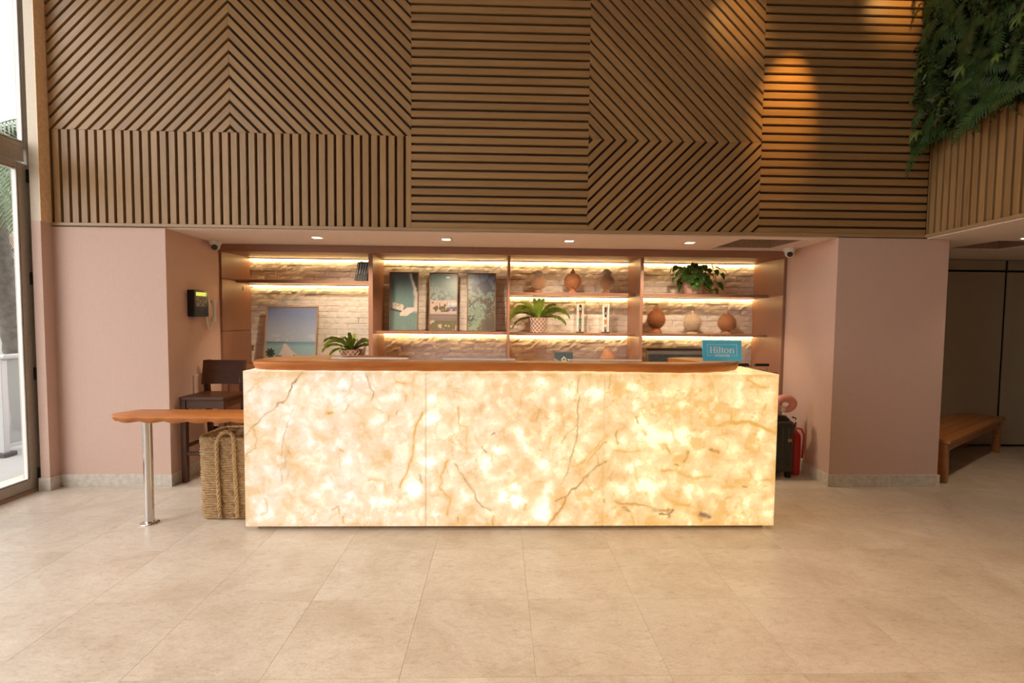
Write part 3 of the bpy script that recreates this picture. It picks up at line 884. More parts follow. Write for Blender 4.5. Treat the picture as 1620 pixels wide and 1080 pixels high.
# ------------------------------------------------------------------ blue sign on the counter
sg = thing('counter_sign', 'bright blue acrylic sign with white framed lettering on the counter', 'sign', (1.727, 3.775, 1.2373))
sgm = Matrix.Translation((1.727, 3.775, 1.2465)) @ Matrix.Rotation(math.radians(2.5), 4, 'Z') @ Matrix.Rotation(math.radians(-7), 4, 'X')
def sgp(mb):
    mb.v = [tuple(sgm @ Vector(p)) for p in mb.v]; return mb
BLUE = plain('sky_blue_print', (0.11, 0.58, 0.88), 0.3, var=0.03)
WHITEINK = plain('white_ink', (0.80, 0.82, 0.84), 0.5, var=0.02)
ACRY = clear_glass('clear_acrylic', (.96, .97, 1.0), .1)
obj('card', sgp(MB().bbox(-.156, .156, 0, .005, .012, .172, .001, 1)), BLUE, sg)
obj('stand', sgp(MB().bbox(-.156, .156, -.004, .006, .001, .0115, .001, 1).bbox(-.156, .156, .006, .075, .001, .004, .001, 1)), ACRY, sg)
q = -.0008
fr = MB()
for a in [(-.118, .118, .137, .1395), (-.118, -.1155, .052, .137), (.1155, .118, .052, .137), (-.118, -.078, .052, .0545), (.075, .118, .052, .0545)]:
    fr.box(a[0], a[1], q, .0005, a[2], a[3])
obj('printed_border', sgp(fr), WHITEINK, sg)
# serif word: stems and bowls drawn as strokes
lt = MB()
def stem(x, z0, z1, wd=.0088, s=.0028):
    lt.box(x - wd / 2, x + wd / 2, q, .0005, z0, z1)
def serif(x, z, wd=.016): lt.box(x - wd / 2, x + wd / 2, q, .0005, z - .0011, z + .0011)
zb, zt, zx = .0735, .1215, .1045
stem(-.0905, zb, zt); stem(-.0615, zb, zt); lt.box(-.0905, -.0615, q, .0005, .0955, .0985)
for x in (-.0905, -.0615): serif(x, zb); serif(x, zt)
stem(-.0405, zb, zx); serif(-.0405, zb); lt.box(-.0475, -.0385, q, .0005, zx - .002, zx)
lt.lathe([(.0052, 0), (.0052, .0013)], 12, (0, 0, 0)); n0 = 24
lt.v[-n0:] = [(-.0405 + x, q + z, .1165 + y) for x, y, z in lt.v[-n0:]]
stem(-.0200, zb, zt); serif(-.0200, zb); lt.box(-.027, -.018, q, .0005, zt - .002, zt)
stem(.0010, zb + .002, .1145); lt.box(-.0070, .0115, q, .0005, zx - .0025, zx); lt.box(.0010, .0110, q, .0005, zb, zb + .0030)
def ring(cx, cz, ro_x, ro_z, ri_x, ri_z, n=24):
    vs = []; fs = []
    for i in range(n):
        a = 2 * PI * i / n
        vs += [(cx + ro_x * math.cos(a), q, cz + ro_z * math.sin(a)), (cx + ri_x * math.cos(a), q, cz + ri_z * math.sin(a))]
    for i in range(n):
        a, b = 2 * i, 2 * ((i + 1) % n)
        fs.append((a, b, b + 1, a + 1))
    lt.add(vs, fs)
ring(.0325, .0905, .0190, .0180, .0102, .0150)
stem(.0640, zb, zx); serif(.0640, zb); lt.box(.0565, .064, q, .0005, zx - .002, zx); stem(.0890, zb, .0985); serif(.0890, zb)
def arc(cx, cz, r1x, r1z, r2x, r2z, a0, a1, n=12):
    vs = []; fs = []
    for i in range(n + 1):
        a = a0 + (a1 - a0) * i / n
        vs += [(cx + r1x * math.cos(a), q, cz + r1z * math.sin(a)), (cx + r2x * math.cos(a), q, cz + r2z * math.sin(a))]
    for i in range(n): fs.append((2 * i, 2 * i + 2, 2 * i + 3, 2 * i + 1))
    lt.add(vs, fs)
arc(.0790, .0965, .0144, .0118, .0060, .0086, 0, PI)
obj('lettering', sgp(lt), WHITEINK, sg)
tc = bpy.data.curves.new('small_lettering', 'FONT'); tc.body = 'HONORS'; tc.size = .0245; tc.align_x = 'CENTER'; tc.space_character = 1.22; tc.extrude = .0003; tc.offset = .0008
tc.materials.append(WHITEINK)
to = bpy.data.objects.new('small_lettering', tc); C.objects.link(to); mt_ = bpy.data.meshes.new_from_object(to); bpy.data.objects.remove(to)
to = bpy.data.objects.new('small_lettering', mt_); C.objects.link(to); to.parent = sg
to.matrix_local = Matrix.Translation((-sg.location.x, -sg.location.y, -sg.location.z)) @ sgm @ Matrix.Translation((0, -.001, .0455)) @ Matrix.Rotation(PI / 2, 4, 'X')

# ------------------------------------------------------------------ shelving wall unit with light strips
XA, XB = -3.03, 3.195
sh = thing('shelving_unit', 'wide copper-toned built-in shelving unit with warm light strips behind the counter', 'shelving', (0.08, 5.9, 0))
def part(name, x0, x1, y0, y1, z0, z1, m=CABINET, b=.0015, **k): return obj(name, MB().bbox(x0, x1, y0, y1, z0, z1, b, 1), m, sh, **k)
for z0, z1 in ((0.08, 1.387), (1.393, 1.966), (1.972, 2.34)):
    part('side_panel', XA - .03, XA, 5.56, 6.2, z0, z1)
part('side_panel', XB, XB + .035, 5.53, 6.2, 0.08, 2.34)
part('top_rail', XA - .03, XB, 5.53, 5.56, 2.262, 2.34)
part('top_panel', XA, XB, 5.56, 6.2, 2.264, 2.284)
DIV = [(-1.462, -1.412), (0.100, 0.128), (1.610, 1.647)]
for a, b in DIV: part('divider', a, b, 5.65, 6.195, .98, 2.264)
BAY = [(XA, DIV[0][0]), (DIV[0][1], DIV[1][0]), (DIV[1][1], DIV[2][0]), (DIV[2][1], XB)]
SHELF = [(0, 1.945, 1.979, 5.86), (1, 1.372, 1.402, 5.70), (2, 1.833, 1.868, 5.83), (2, 1.362, 1.392, 5.83), (3, 1.835, 1.869, 5.83), (3, 1.366, 1.396, 5.83)]
part('worktop', XA, XB, 5.60, 6.195, .95, .98)
cb = part('base_cabinet', XA, XB, 5.66, 6.195, .10, .95)
for k in range(8):
    x0 = XA + .01 + k * (XB - XA - .02) / 8; x1 = x0 + (XB - XA - .02) / 8 - .004
    d = obj('door', MB().bbox(x0, x1, 5.64, 5.659, .11, .945, .002, 1), CABINET, cb)
part('plinth', XA, XB, 5.72, 6.19, 0, .10, MATBLACK)
obj('latch', MB().bbox(XA, XA + .006, 6.0, 6.012, 1.86, 1.91, .001, 1), BLACK, sh)
LED = emitter('warm_led', (1.0, 0.66, 0.27), 19)
for i, (a, b) in enumerate(BAY):
    zs = [2.264] + [s[1] for s in SHELF if s[0] == i]
    for z in zs:
        ch = obj('light_channel', MB().box(a + .004, b - .004, 6.150, 6.190, z - .012, z - .0003), CABINET, sh)
        obj('light_strip', MB().box(a + .006, b - .006, 6.160, 6.188, z - .021, z - .0123), LED, ch, label='glowing warm light strip')
for i, z0, z1, y0 in SHELF:
    part('shelf', BAY[i][0] + .0005, BAY[i][1] - .0005, y0, 6.195, z0, z1)
# stone strips of the back wall
rs = random.Random(5)
def stone_mesh(L, H):
    nx, nz = 8, 2
    vs = []; fs = []
    for j in range(nz + 1):
        for i in range(nx + 1):
            e = 0.0 if 0 < i < nx and 0 < j < nz else .003
            vs.append((L * i / nx + (rs.uniform(-.006, .006) if 0 < i < nx else 0), -.010 + e + rs.uniform(-.0045, .003), H * j / nz + (rs.uniform(-.0025, .0015) if j in (0, nz) else rs.uniform(-.008, .008))))
    for j in range(nz):
        for i in range(nx):
            k = j * (nx + 1) + i
            fs.append((k, k + 1, k + nx + 2, k + nx + 1))
    ring_ = [i for i in range(nx + 1)] + [(j + 1) * (nx + 1) - 1 for j in range(1, nz + 1)] + [nz * (nx + 1) + i for i in range(nx - 1, -1, -1)] + [j * (nx + 1) for j in range(nz - 1, 0, -1)]
    o = len(vs); n = len(ring_)
    vs += [(vs[i][0], .0155, vs[i][2]) for i in ring_]
    fs += [(ring_[i], o + i, o + (i + 1) % n, ring_[(i + 1) % n]) for i in range(n)]
    return vs, fs
RH, RL = .0705, .300
metiles = []
for k in range(7):
    v_, f_ = stone_mesh(RL - .003, RH - .0035)
    me = MB().add(v_, f_).mesh('stone_tile', STONEW); fixnormals(me); metiles.append(me)
low = MB()
for r in range(18):
    z = 2.258 - (r + 1) * RH
    off = (r * .137) % RL
    x = XA - .02 - off
    while x < XB:
        if x > XA - .25:
            dy = rs.uniform(-.006, .005)
            if r < 14:
                put('stone_tile', rs.choice(metiles), wb, Matrix.Translation((x, 6.2 + dy, z)))
            else:
                v_, f_ = stone_mesh(RL - .0015, RH - .001)
                low.add([(p[0] + x, p[1] + 6.2 + dy, p[2] + z) for p in v_], f_)
        x += RL
lo = obj('lower_stone_tiles', low, STONEW, wb); lo['kind'] = 'stuff'

# ------------------------------------------------------------------ framed pictures
def picture(name, label, x0, x1, z0, h, yb, yt, fw_, cols, nx, nz, m, group=None, cat='picture'):
    """a framed print leaning back from yb (foot) to yt (head)"""
    cx = (x0 + x1) / 2
    t = thing(name, label, cat, (cx, yb, z0), group)
    wd = x1 - x0
    al = math.atan2(yt - yb, h)
    R = Matrix.Translation((cx, yb, z0)) @ Matrix.Rotation(-al, 4, 'X')
    def tf(mb): mb.v = [tuple(R @ Vector(p)) for p in mb.v]; return mb
    a = wd / 2
    f = MB()
    for q_ in ((-a, -a + fw_, 0, h), (a - fw_, a, 0, h), (-a + fw_, a - fw_, 0, fw_), (-a + fw_, a - fw_, h - fw_, h)):
        f.bbox(q_[0], q_[1], 0, .022, q_[2] + .0005, q_[3], .0015, 1)
    obj('frame', tf(f), m, t)
    obj('backing', tf(MB().box(-a + fw_, a - fw_, .016, .020, fw_, h - fw_)), MATBLACK, t)
    def pos(u, v):
        x = -a + fw_ + u * (wd - 2 * fw_); z = fw_ + v * (h - 2 * fw_)
        A = np.array(R)
        return tuple(A[i, 0] * x + A[i, 1] * .013 + A[i, 2] * z + A[i, 3] for i in range(3))
    colour_grid('print', nx, nz, pos, cols, PRINT, t)
    return t
def srgb(r, g_, b): return np.array(lin('#%02x%02x%02x' % (r, g_, b)))
def mix(a, b, t): t = np.asarray(t)[:, None]; return a * (1 - t) + b * t
def sstep(a, b, x): t = np.clip((x - a) / (b - a), 0, 1); return t * t * (3 - 2 * t)
FRW = wood('picture_frame_wood', (0.16, 0.085, 0.045), (0.24, 0.14, 0.08), .5, (2, 30, 30), .03, .03)
FRL = wood('pale_frame_wood', (0.34, 0.20, 0.11), (0.46, 0.29, 0.17), .5, (2, 30, 30), .03, .03)
def pr_bay(u, v):
    n = vnoise(u * 6, v * 12); n2 = vnoise(u * 30, v * 60)
    c = mix(np.tile(srgb(84, 122, 118), (len(u), 1)), srgb(66, 100, 104), sstep(.5, 1, v) * .8)
    c = mix(c, srgb(120, 142, 130), sstep(.45, .0, v) * .6 * n)
    bx = .66 + .22 * np.sin((1 - v) * 3.2) * (v > .3) + (n - .5) * .08
    beach = sstep(-.05, .06, u - bx + .0) * sstep(.28, .36, v)
    c = mix(c, srgb(190, 178, 168), beach)
    veg = sstep(.0, .05, u - (.72 + (1 - v) * .75 + (n2 - .5) * .12)) * sstep(.60, .7, v)
    c = mix(c, srgb(62, 60, 48), veg)
    p1 = (np.abs(u - .28 - .1 * (v - .4)) < .2 + .03 * (n2 - .5)) & (np.abs(v - .41 + .12 * (u - .28)) < .055)
    p2 = (np.abs(v - .325 - .18 * (u - .65)) < .022 + .05 * np.clip(1 - np.abs(u - .62) / .3, 0, 1)) & (np.abs(u - .66) < .3)
    c[p1 | p2] = srgb(196, 178, 168); c[p1 & (np.abs(u - .28) < .1) & (n2 > .45)] = srgb(140, 140, 92)
    sh_ = (~(p1 | p2)) & (np.abs(v - .335 + .12 * (u - .28)) < .02) & (u < .42)
    c[sh_] = srgb(66, 66, 60)
    return c * (.9 + .2 * n2)[:, None]
def pr_road(u, v):
    n = vnoise(u * 7, v * 14); n2 = vnoise(u * 34, v * 70); n3 = vnoise(u * 16, v * 28)
    c = np.tile(srgb(88, 118, 112), (len(u), 1))
    foam = sstep(.98, .5, v + .25 * u) * sstep(.42, .5, n3)
    c = mix(c, srgb(172, 166, 158), foam * .75)
    sand = sstep(.535, .515, v)
    c = mix(c, srgb(190, 158, 134), sand)
    tr = (v < .5) & (v > .32) & (vnoise(u * 9 + 4, v * 18) > .56)
    c[tr] = srgb(96, 84, 52)
    bl = (u > .68) & (v > .425) & (v < .50)
    c[bl] = srgb(226, 224, 224); c[bl & (np.abs((u * 14) % 1 - .5) < .25) & (np.abs((v * 40) % 1 - .5) < .3)] = srgb(96, 98, 108)
    c[(u > .68) & (v > .34) & (v < .41) & (n3 > .42)] = srgb(62, 74, 130)
    rd = sstep(.295, .28, v) * sstep(.16, .175, v)
    c = mix(c, srgb(134, 112, 100), rd)
    c[(np.abs(v - .255) < .004) | (np.abs(v - .2) < .004)] = srgb(100, 84, 76)
    t2 = (v < .17) & (vnoise(u * 8 + 9, v * 14) > .40)
    c[t2] = srgb(108, 100, 56)
    c[((u - .66) / .08) ** 2 + ((v - .935) / .015) ** 2 < 1] = srgb(214, 220, 216)
    return c * (.86 + .28 * n2)[:, None]
def pr_reef(u, v):
    n = vnoise(u * 5, v * 10); n2 = vnoise(u * 34, v * 70); n3 = vnoise(u * 14 + 5, v * 28, 6)
    c = mix(np.tile(srgb(112, 138, 122), (len(u), 1)), srgb(92, 104, 140), sstep(.55, 1., v))
    c = mix(c, srgb(132, 156, 116), sstep(.5, .1, v + .3 * u) * .8)
    c = mix(c, srgb(66, 76, 98), sstep(.46, .56, n + .5 * np.exp(-((u - .7) / .3) ** 2 - ((v - .76) / .11) ** 2) - .15))
    c = mix(c, srgb(86, 80, 74), sstep(.48, .56, n3 + .25 * np.exp(-((v - .52) / .09) ** 2) - .12))
    rk = sstep(.0, .1, (u - .42) * .9 - (v - .12) * .9 + (n3 - .5) * .5) * sstep(.47, .38, v)
    c = mix(c, srgb(104, 96, 78), rk)
    c = mix(c, srgb(190, 176, 152), (sstep(.66, .72, n2) * (v < .6) * (v > .2) * .6))
    return c * (.88 + .24 * n2)[:, None]
def pr_beach(u, v):
    n = vnoise(u * 5, v * 5); n2 = vnoise(u * 40, v * 50)
    c = mix(np.tile(srgb(150, 166, 190), (len(u), 1)), srgb(92, 116, 172), sstep(.42, 1., v))
    c = mix(c, srgb(196, 196, 204), sstep(.52, .62, vnoise(u * 6, v * 14)) * sstep(.56, .48, v) * .5)
    sea = v < .40
    c[sea] = mix(np.tile(srgb(120, 170, 176), (sea.sum(), 1)), srgb(58, 128, 160), sstep(.3, .40, v[sea]))
    c[sea & (np.abs(v - .385) < .006) & (u < .38)] = srgb(66, 84, 84)
    dd = np.clip(.36 - v, 0, 1); xl = .36 - .22 * dd - 1.4 * dd ** 2 + (n - .5) * .10; xr = .40 + .55 * dd ** .75 + 2.2 * dd ** 2 + (n - .5) * .12
    sd = (u > xl) & (u < xr) & (v < .36) | ((v < .12) & (u < xr))
    c = mix(c, srgb(206, 188, 180), sd * 1.0)
    for px, pz, r in ((.10, .20, .10), (.28, .10, .08), (.60, .09, .10), (.14, .08, .08)):
        a = np.arctan2(v - pz, u - px); d = np.hypot(u - px, (v - pz) * 1.2)
        c[d < r * (.55 + .45 * np.abs(np.cos(a * 4 + px * 9)))] = srgb(44, 56, 40)
    c[(v < .05) & (n2 > .5)] = srgb(50, 62, 44)
    return c * (.94 + .12 * n2)[:, None]
def pr_dark(u, v):
    c = mix(np.tile(srgb(46, 54, 60), (len(u), 1)), srgb(112, 104, 96), sstep(.70, .72, v))
    c = mix(c, srgb(90, 96, 98), sstep(.58, .66, vnoise(u * 30, v * 60)) * (v < .7) * .5)
    return c
picture('framed_print', 'tall framed aerial print of a curved beach with a pale jetty', -1.297, -.952, 1.4025, .70, 5.92, 5.99, .012, pr_bay, 60, 120, FRW, 'coastal prints on the shelf')
picture('framed_print', 'tall framed aerial print of a shore road with white building', -.828, -.486, 1.4025, .70, 5.92, 5.99, .012, pr_road, 60, 120, FRW, 'coastal prints on the shelf')
picture('framed_print', 'tall framed aerial print of a dark reef in green water', -.376, -.034, 1.4025, .70, 5.92, 5.99, .012, pr_reef, 60, 120, FRW, 'coastal prints on the shelf')
picture('beach_picture', 'framed photograph of a white sand spit under blue sky, leaning', -2.765, -2.155, .9805, .71, 5.91, 6.02, .014, pr_beach, 80, 90, FRL)
picture('seascape_picture', 'wide dark framed seascape half hidden behind the blue sign', 1.80, 2.62, .9805, .245, 5.93, 5.99, .014, pr_dark, 60, 30, FRW)

# small dark display card with a white emblem
dcard = thing('display_card', 'small dark teal card with white emblem leaning on the lower shelf', 'sign', (.785, 5.95, .98))
def pr_card(u, v):
    c = np.tile(srgb(62, 80, 84), (len(u), 1))
    c[(v < .62 - .75 * u)] = srgb(128, 126, 124)
    w_ = srgb(206, 208, 206)
    c[(np.abs(u - .52) < .12) & (np.abs(v - .42) < .035)] = w_
    for px, pz, r in ((.52, .66, .05), (.45, .57, .045), (.59, .57, .045), (.40, .50, .03), (.64, .50, .03)):
        c[np.hypot((u - px) * 1.25, v - pz) < r] = w_
    c[(np.abs(u - .52) < .2) & (np.abs(v - .27) < .02) & ((u * 40).astype(int) % 2 == 0)] = w_
    return c
colour_grid('card', 60, 48, lambda u, v: (.674 + .225 * u, 5.935 + .03 * v, .9815 + .178 * v), pr_card, PRINT, dcard, MB().prism([(.674, 5.9375), (.899, 5.9375), (.899, 5.9425), (.674, 5.9425)], .9815, .99))
obj('easel', MB().prism([(.72, 5.97), (.85, 5.97), (.85, 6.01), (.72, 6.01)], .9803, .99).box(.78, .79, 5.972, 6.0, .985, 1.12), MATBLACK, dcard)

# ------------------------------------------------------------------ ceramic pine-cone finials
def ceramic(name, col): return plain(name, col, .65, var=.10, scale=40)
TERRA = ceramic('terracotta', (0.36, 0.150, 0.060)); TERRAD = ceramic('dark_terracotta', (0.30, 0.105, 0.030)); TERRAL = ceramic('light_terracotta', (0.40, 0.185, 0.085))
PALE = ceramic('pale_ceramic', (0.56, 0.42, 0.28)); BEAD = ceramic('bone_beads', (0.50, 0.40, 0.28))
def interp(prof, t):
    L = [0]
    for a, b in zip(prof, prof[1:]): L.append(L[-1] + math.hypot(b[0] - a[0], b[1] - a[1]))
    s = t * L[-1]
    for i in range(len(prof) - 1):
        if s <= L[i + 1] or i == len(prof) - 2:
            f = (s - L[i]) / (L[i + 1] - L[i]); a, b = prof[i], prof[i + 1]
            dr, dz = b[0] - a[0], b[1] - a[1]; l = math.hypot(dr, dz)
            return a[0] + f * dr, a[1] + f * dz, dz / l, -dr / l
def spikes(prof, c, pitch, length, wd, mb=None):
    mb = mb or MB()
    tot = sum(math.hypot(b[0] - a[0], b[1] - a[1]) for a, b in zip(prof, prof[1:]))
    rows = int(tot / pitch)
    for j in range(rows):
        r, z, nr, nz = interp(prof, (j + .5) / rows)
        k = max(3, int(2 * PI * r / pitch))
        for i in range(k):
            a = 2 * PI * (i + .5 * (j % 2)) / k
            ca, sa = math.cos(a), math.sin(a)
            p = Vector((c[0] + r * ca, c[1] + r * sa, c[2] + z)); n = Vector((nr * ca, nr * sa, nz)).normalized()
            t1 = Vector((-sa, ca, 0)); t2 = n.cross(t1)
            tip = p + n * length
            q = [p + t1 * wd - n * .002, p + t2 * wd - n * .002, p - t1 * wd - n * .002, p - t2 * wd - n * .002]
            q2 = [tip + (x - p) * .35 for x in q]
            mb.add([tuple(v) for v in q + q2], [(0, 1, 5, 4), (1, 2, 6, 5), (2, 3, 7, 6), (3, 0, 4, 7), (4, 5, 6, 7)])
    return mb
def globe(r, zc, sq=1.0, a0=-1.25, a1=1.35, n=14): return [(r * math.cos(a0 + (a1 - a0) * i / n), zc + r * sq * math.sin(a0 + (a1 - a0) * i / n)) for i in range(n + 1)]
def finial(label, x, z, foot, body, top, mats, sp, topsp=None, group='pine-cone finials on the shelves'):
    t = thing('ceramic_finial', label, 'ornament', (x, 5.95, z), group)
    c = (x, 5.95, z)
    obj('foot', MB().lathe(foot, 24, c), mats[0], t, angle=50)
    b = MB().lathe(body, 28, c)
    if mats[2] is mats[1]:
        spikes(body, c, *sp, mb=b); obj('body', b, mats[1], t)
    else:
        obj('body', b, mats[1], t, angle=60); obj('beads', spikes(body, c, *sp), mats[2], t)
    tp = MB().lathe(top, 20, c)
    if topsp: spikes(top, c, *topsp, mb=tp)
    obj('knob', tp, mats[3], t, angle=50)
Z3, Z4, Z3b, Z4b = 1.8685, 1.8695, 1.3925, 1.3965
ft = lambda w, h, n: [(w, 0), (w, .006), (w * .9, .014), (n, h * .7), (n, h)]
finial('bead-covered pear-shaped finial, terracotta under bone spikes, top shelf', .473, Z3, ft(.052, .050, .030), [(.03, .045), (.065, .06), (.082, .09), (.085, .12), (.075, .155), (.055, .185), (.040, .205)], [(.04, .200), (.044, .222), (.036, .245), (.012, .262), (.001, .264)], (TERRA, TERRA, BEAD, BEAD), (.0165, .013, .0055), (.0145, .011, .005))
finial('all terracotta round spiky finial with smooth pointed knob, top shelf', .882, Z3, ft(.056, .055, .030), globe(.096, .140, .93), [(.020, .222), (.019, .232), (.027, .240), (.027, .252), (.016, .272), (.004, .292), (.001, .294)], (TERRA, TERRA, TERRA, TERRA), (.0145, .013, .005))
finial('round finial with bone spikes and spiky bone ball on top', 1.288, Z3, ft(.054, .052, .034), globe(.091, .132, .98), [(.030, .215), (.042, .228), (.046, .246), (.038, .268), (.018, .284), (.001, .287)], (TERRA, TERRA, BEAD, BEAD), (.0165, .013, .0055), (.0145, .011, .005))
finial('deep orange tall-footed finial with spiky crown, leftmost on the lower shelf', 1.897, Z4b, [(.074, 0), (.074, .012), (.064, .022), (.048, .060), (.046, .075)], globe(.104, .168, 1.0), [(.030, .262), (.034, .28), (.030, .305), (.014, .325), (.001, .328)], (TERRAD, TERRAD, TERRAD, TERRAD), (.0142, .013, .005), (.0145, .011, .005))
finial('pale cream prickly finial with thin pointed knob between terracotta ones', 2.338, Z4b, [(.064, 0), (.064, .010), (.05, .018), (.024, .032), (.026, .05)], globe(.102, .135, .95), [(.018, .228), (.015, .245), (.018, .255), (.010, .268), (.001, .274)], (PALE, PALE, PALE, PALE), (.0165, .015, .005))
finial('light terracotta finial with smooth round ball knob on the lower shelf', 2.760, Z4b, ft(.060, .045, .036), globe(.102, .135, .95), [(.018, .226), (.026, .236), (.029, .25), (.024, .268), (.010, .277), (.001, .279)], (TERRAL, TERRA, TERRA, TERRAL), (.0145, .012, .005))
finial('dimpled teardrop terracotta finial standing on the lowest shelf', 1.318, .9805, ft(.055, .04, .035), [(.03, .035), (.075, .055), (.098, .09), (.095, .12), (.072, .16), (.046, .195), (.030, .212)], [(.030, .21), (.014, .230), (.003, .244), (.001, .245)], (TERRAL, TERRAL, TERRAL, TERRAL), (.013, .006, .0042))

# ------------------------------------------------------------------ glass domes and the ornaments inside
COLS = {'red': (0.45, 0.08, 0.05), 'green': (0.06, 0.22, 0.12), 'white': (0.72, 0.70, 0.66), 'dark': (0.03, 0.03, 0.035), 'orange': (0.55, 0.20, 0.04), 'grey': (0.25, 0.25, 0.25), 'brown': (0.12, 0.06, 0.03)}
CM = {k: plain('glaze_' + k, v, .4, var=.1) for k, v in COLS.items()}
FROST = NT('frosted_tube').set(base=(0.85, 0.82, 0.76), rough=.25, alpha=.75).m
for x, lab, seq in ((.979, 'red and green', ['brown', 'grey', 'green', 'green', 'green', 'red', 'red', 'brown', 'white', 'dark']), (1.285, 'orange and black', ['brown', 'grey', 'white', 'orange', 'orange', 'white', 'dark', 'grey', 'dark', 'brown', 'white'])):
    dm = thing('glass_dome', 'clear glass dome covering the slender %s ornament' % lab, 'dome', (x, 5.95, 1.3925), 'glass domes on the shelf')
    pr = [(.079, .008), (.079, .335)] + [(.079 * math.cos(a), .335 + .085 * math.sin(a)) for a in [i * PI / 2 / 8 for i in range(1, 8)]] + [(.0005, .42)]
    obj('cover', MB().lathe(pr, 32, (x, 5.95, 1.3925), cap=False), DOME, dm, angle=60)
    obj('rim', MB().tube([(x + .079 * math.cos(2 * PI * i / 28), 5.95 + .079 * math.sin(2 * PI * i / 28), 1.4015) for i in range(28)], .0028, 6, True), DOME, dm)
    orn = thing('column_ornament', 'slender %s banded ornament between pale strips under a glass dome' % lab, 'ornament', (x, 5.95, 1.3925), 'ornaments under the glass domes')
    obj('base', MB().lathe([(.050, .0005), (.050, .010), (.042, .018)], 24, (x, 5.95, 1.3925)), CM['brown'], orn)
    for s in (-.032, .032):
        obj('strip', MB().bbox(x + s - .010, x + s + .010, 5.945, 5.955, 1.4105, 1.738, .002, 1), FROST, orn)
    n = len(seq); z = 1.4105; hh = .322 / n
    for j, c in enumerate(seq):
        wv = .0125 + .004 * math.sin(j * 2.1)
        obj('band', MB().lathe([(wv * .8, 0.0003), (wv, hh * .25), (wv, hh * .75), (wv * .8, hh - .0003)], 12, (x, 5.95, z)), CM[c], orn); z += hh

# ------------------------------------------------------------------ potted plants
def leafmat(name, d, l, rough=.45):
    k = NT(name); k.set(rough=rough)
    v = k.coord(); a = k.noise(v, 18, 4)
    r = k.ramp(a.outputs[0], [(.3, d), (.7, l)])
    oi = k.n('ShaderNodeObjectInfo'); mr = k.n('ShaderNodeMapRange'); mr.inputs[3].default_value = .7; mr.inputs[4].default_value = 1.35
    k.l(oi.outputs['Random'], mr.inputs[0])
    sc = k.n('ShaderNodeVectorMath', operation='SCALE'); k.l(r.outputs[0], sc.inputs[0]); k.l(mr.outputs[0], sc.inputs[3])
    k.l(sc.outputs[0], k.b.inputs['Base Color'])
    k.b.inputs['Subsurface Weight'].default_value = 0.0
    return k.m
STRAP = leafmat('strap_leaf_green', (0.11, 0.17, 0.014), (0.22, 0.31, 0.035))
IVYG = leafmat('pothos_green', (0.030, 0.080, 0.014), (0.085, 0.17, 0.030), .35)
SOIL = plain('potting_soil', (0.05, 0.032, 0.02), .95)
POTB = plain('pot_clay', (0.36, 0.20, 0.145), .7, var=.08)
POTW = plain('pot_relief_white', (0.66, 0.56, 0.48), .6, var=.05)
POTP = plain('pink_stoneware', (0.56, 0.36, 0.29), .55, var=.08)
def strap_leaf(base, az, length, lift, droop, wd, wav, seed):
    rr = random.Random(seed)
    n = 16
    p = Vector(base); d = Vector((math.cos(az), math.sin(az), 0)); el = lift
    pts = [p.copy()]; ups = []
    for i in range(n):
        el -= droop / n * (.35 + 1.5 * i / n)
        p = p + (d * math.cos(el) + Vector((0, 0, 1)) * math.sin(el)) * length / n
        pts.append(p.copy())
    side = Vector((-d.y, d.x, 0)); mb = MB()
    roll = 1.0 * abs(d.x) * (1 if d.x > 0 else -1) + rr.uniform(-.25, .25)
    vs = []; ph = rr.uniform(0, 6)
    for i, q in enumerate(pts):
        t = i / n
        w_ = (1.3 if wd < .021 else 1.0) * wd * (0.55 + .9 * t) * (1 - t ** 3) ** .8 + .0012
        if t > .99: w_ = .001
        tg = (pts[min(i + 1, n)] - pts[max(i - 1, 0)]).normalized()
        nr0 = side.cross(tg)
        sr = side * math.cos(roll * min(1, .3 + t)) + nr0 * math.sin(roll * min(1, .3 + t)); nr = sr.cross(tg)
        wv = wav * math.sin(i * 1.9 + ph) * t
        sd = sr * (1 + .18 * math.sin(i * 2.6 + ph))
        vs += [tuple(q + sd * w_ + nr * (-.25 * w_ + wv)), tuple(q - nr * .0), tuple(q - sd * w_ + nr * (-.25 * w_ - wv))]
    fs = []
    for i in range(n): 
        a = 3 * i
        fs += [(a, a + 1, a + 4, a + 3), (a + 1, a + 2, a + 5, a + 4)]
    return mb.add(vs, fs)
def patterned_pot(t, c, rt_, rb_, h):
    p = obj('pot', MB().lathe([(rb_ * .96, 0.0005), (rb_, .006), (rt_, h - .006), (rt_ + .002, h), (rt_ - .006, h), (rt_ - .008, h - .02)], 36, c), POTB, t, angle=50)
    m = MB(); k = 14
    for s in (1, -1):
        for i in range(k):
            pts = []
            for j in range(9):
                f = j / 8; r = rb_ + (rt_ - rb_) * f + .0008; a = 2 * PI * i / k + s * f * 1.5
                pts.append((c[0] + r * math.cos(a), c[1] + r * math.sin(a), c[2] + .006 + (h - .014) * f))
            m.tube(pts, .0034, 5)
    obj('relief', m, POTW, p, label='raised white lattice on the pot')
    obj('soil', MB().lathe([(rt_ - .009, h - .022), (.001, h - .012)], 20, c, cap=False), SOIL, t)
def strap_plant(label, c, rt_, rb_, h, spec, seed):
    t = thing('potted_plant', label, 'plant', c, 'strap-leaved plants in lattice pots')
    patterned_pot(t, c, rt_, rb_, h)
    for k, (az, L, lift, droop, wd) in enumerate(spec):
        b = (c[0] + .025 * math.cos(math.radians(az)), c[1] + .025 * math.sin(math.radians(az)), c[2] + h - .02)
        o = obj('leaf', strap_leaf(b, math.radians(az), L, math.radians(lift), math.radians(droop), wd, .006, seed + k), STRAP, t, smooth=True)
    return t
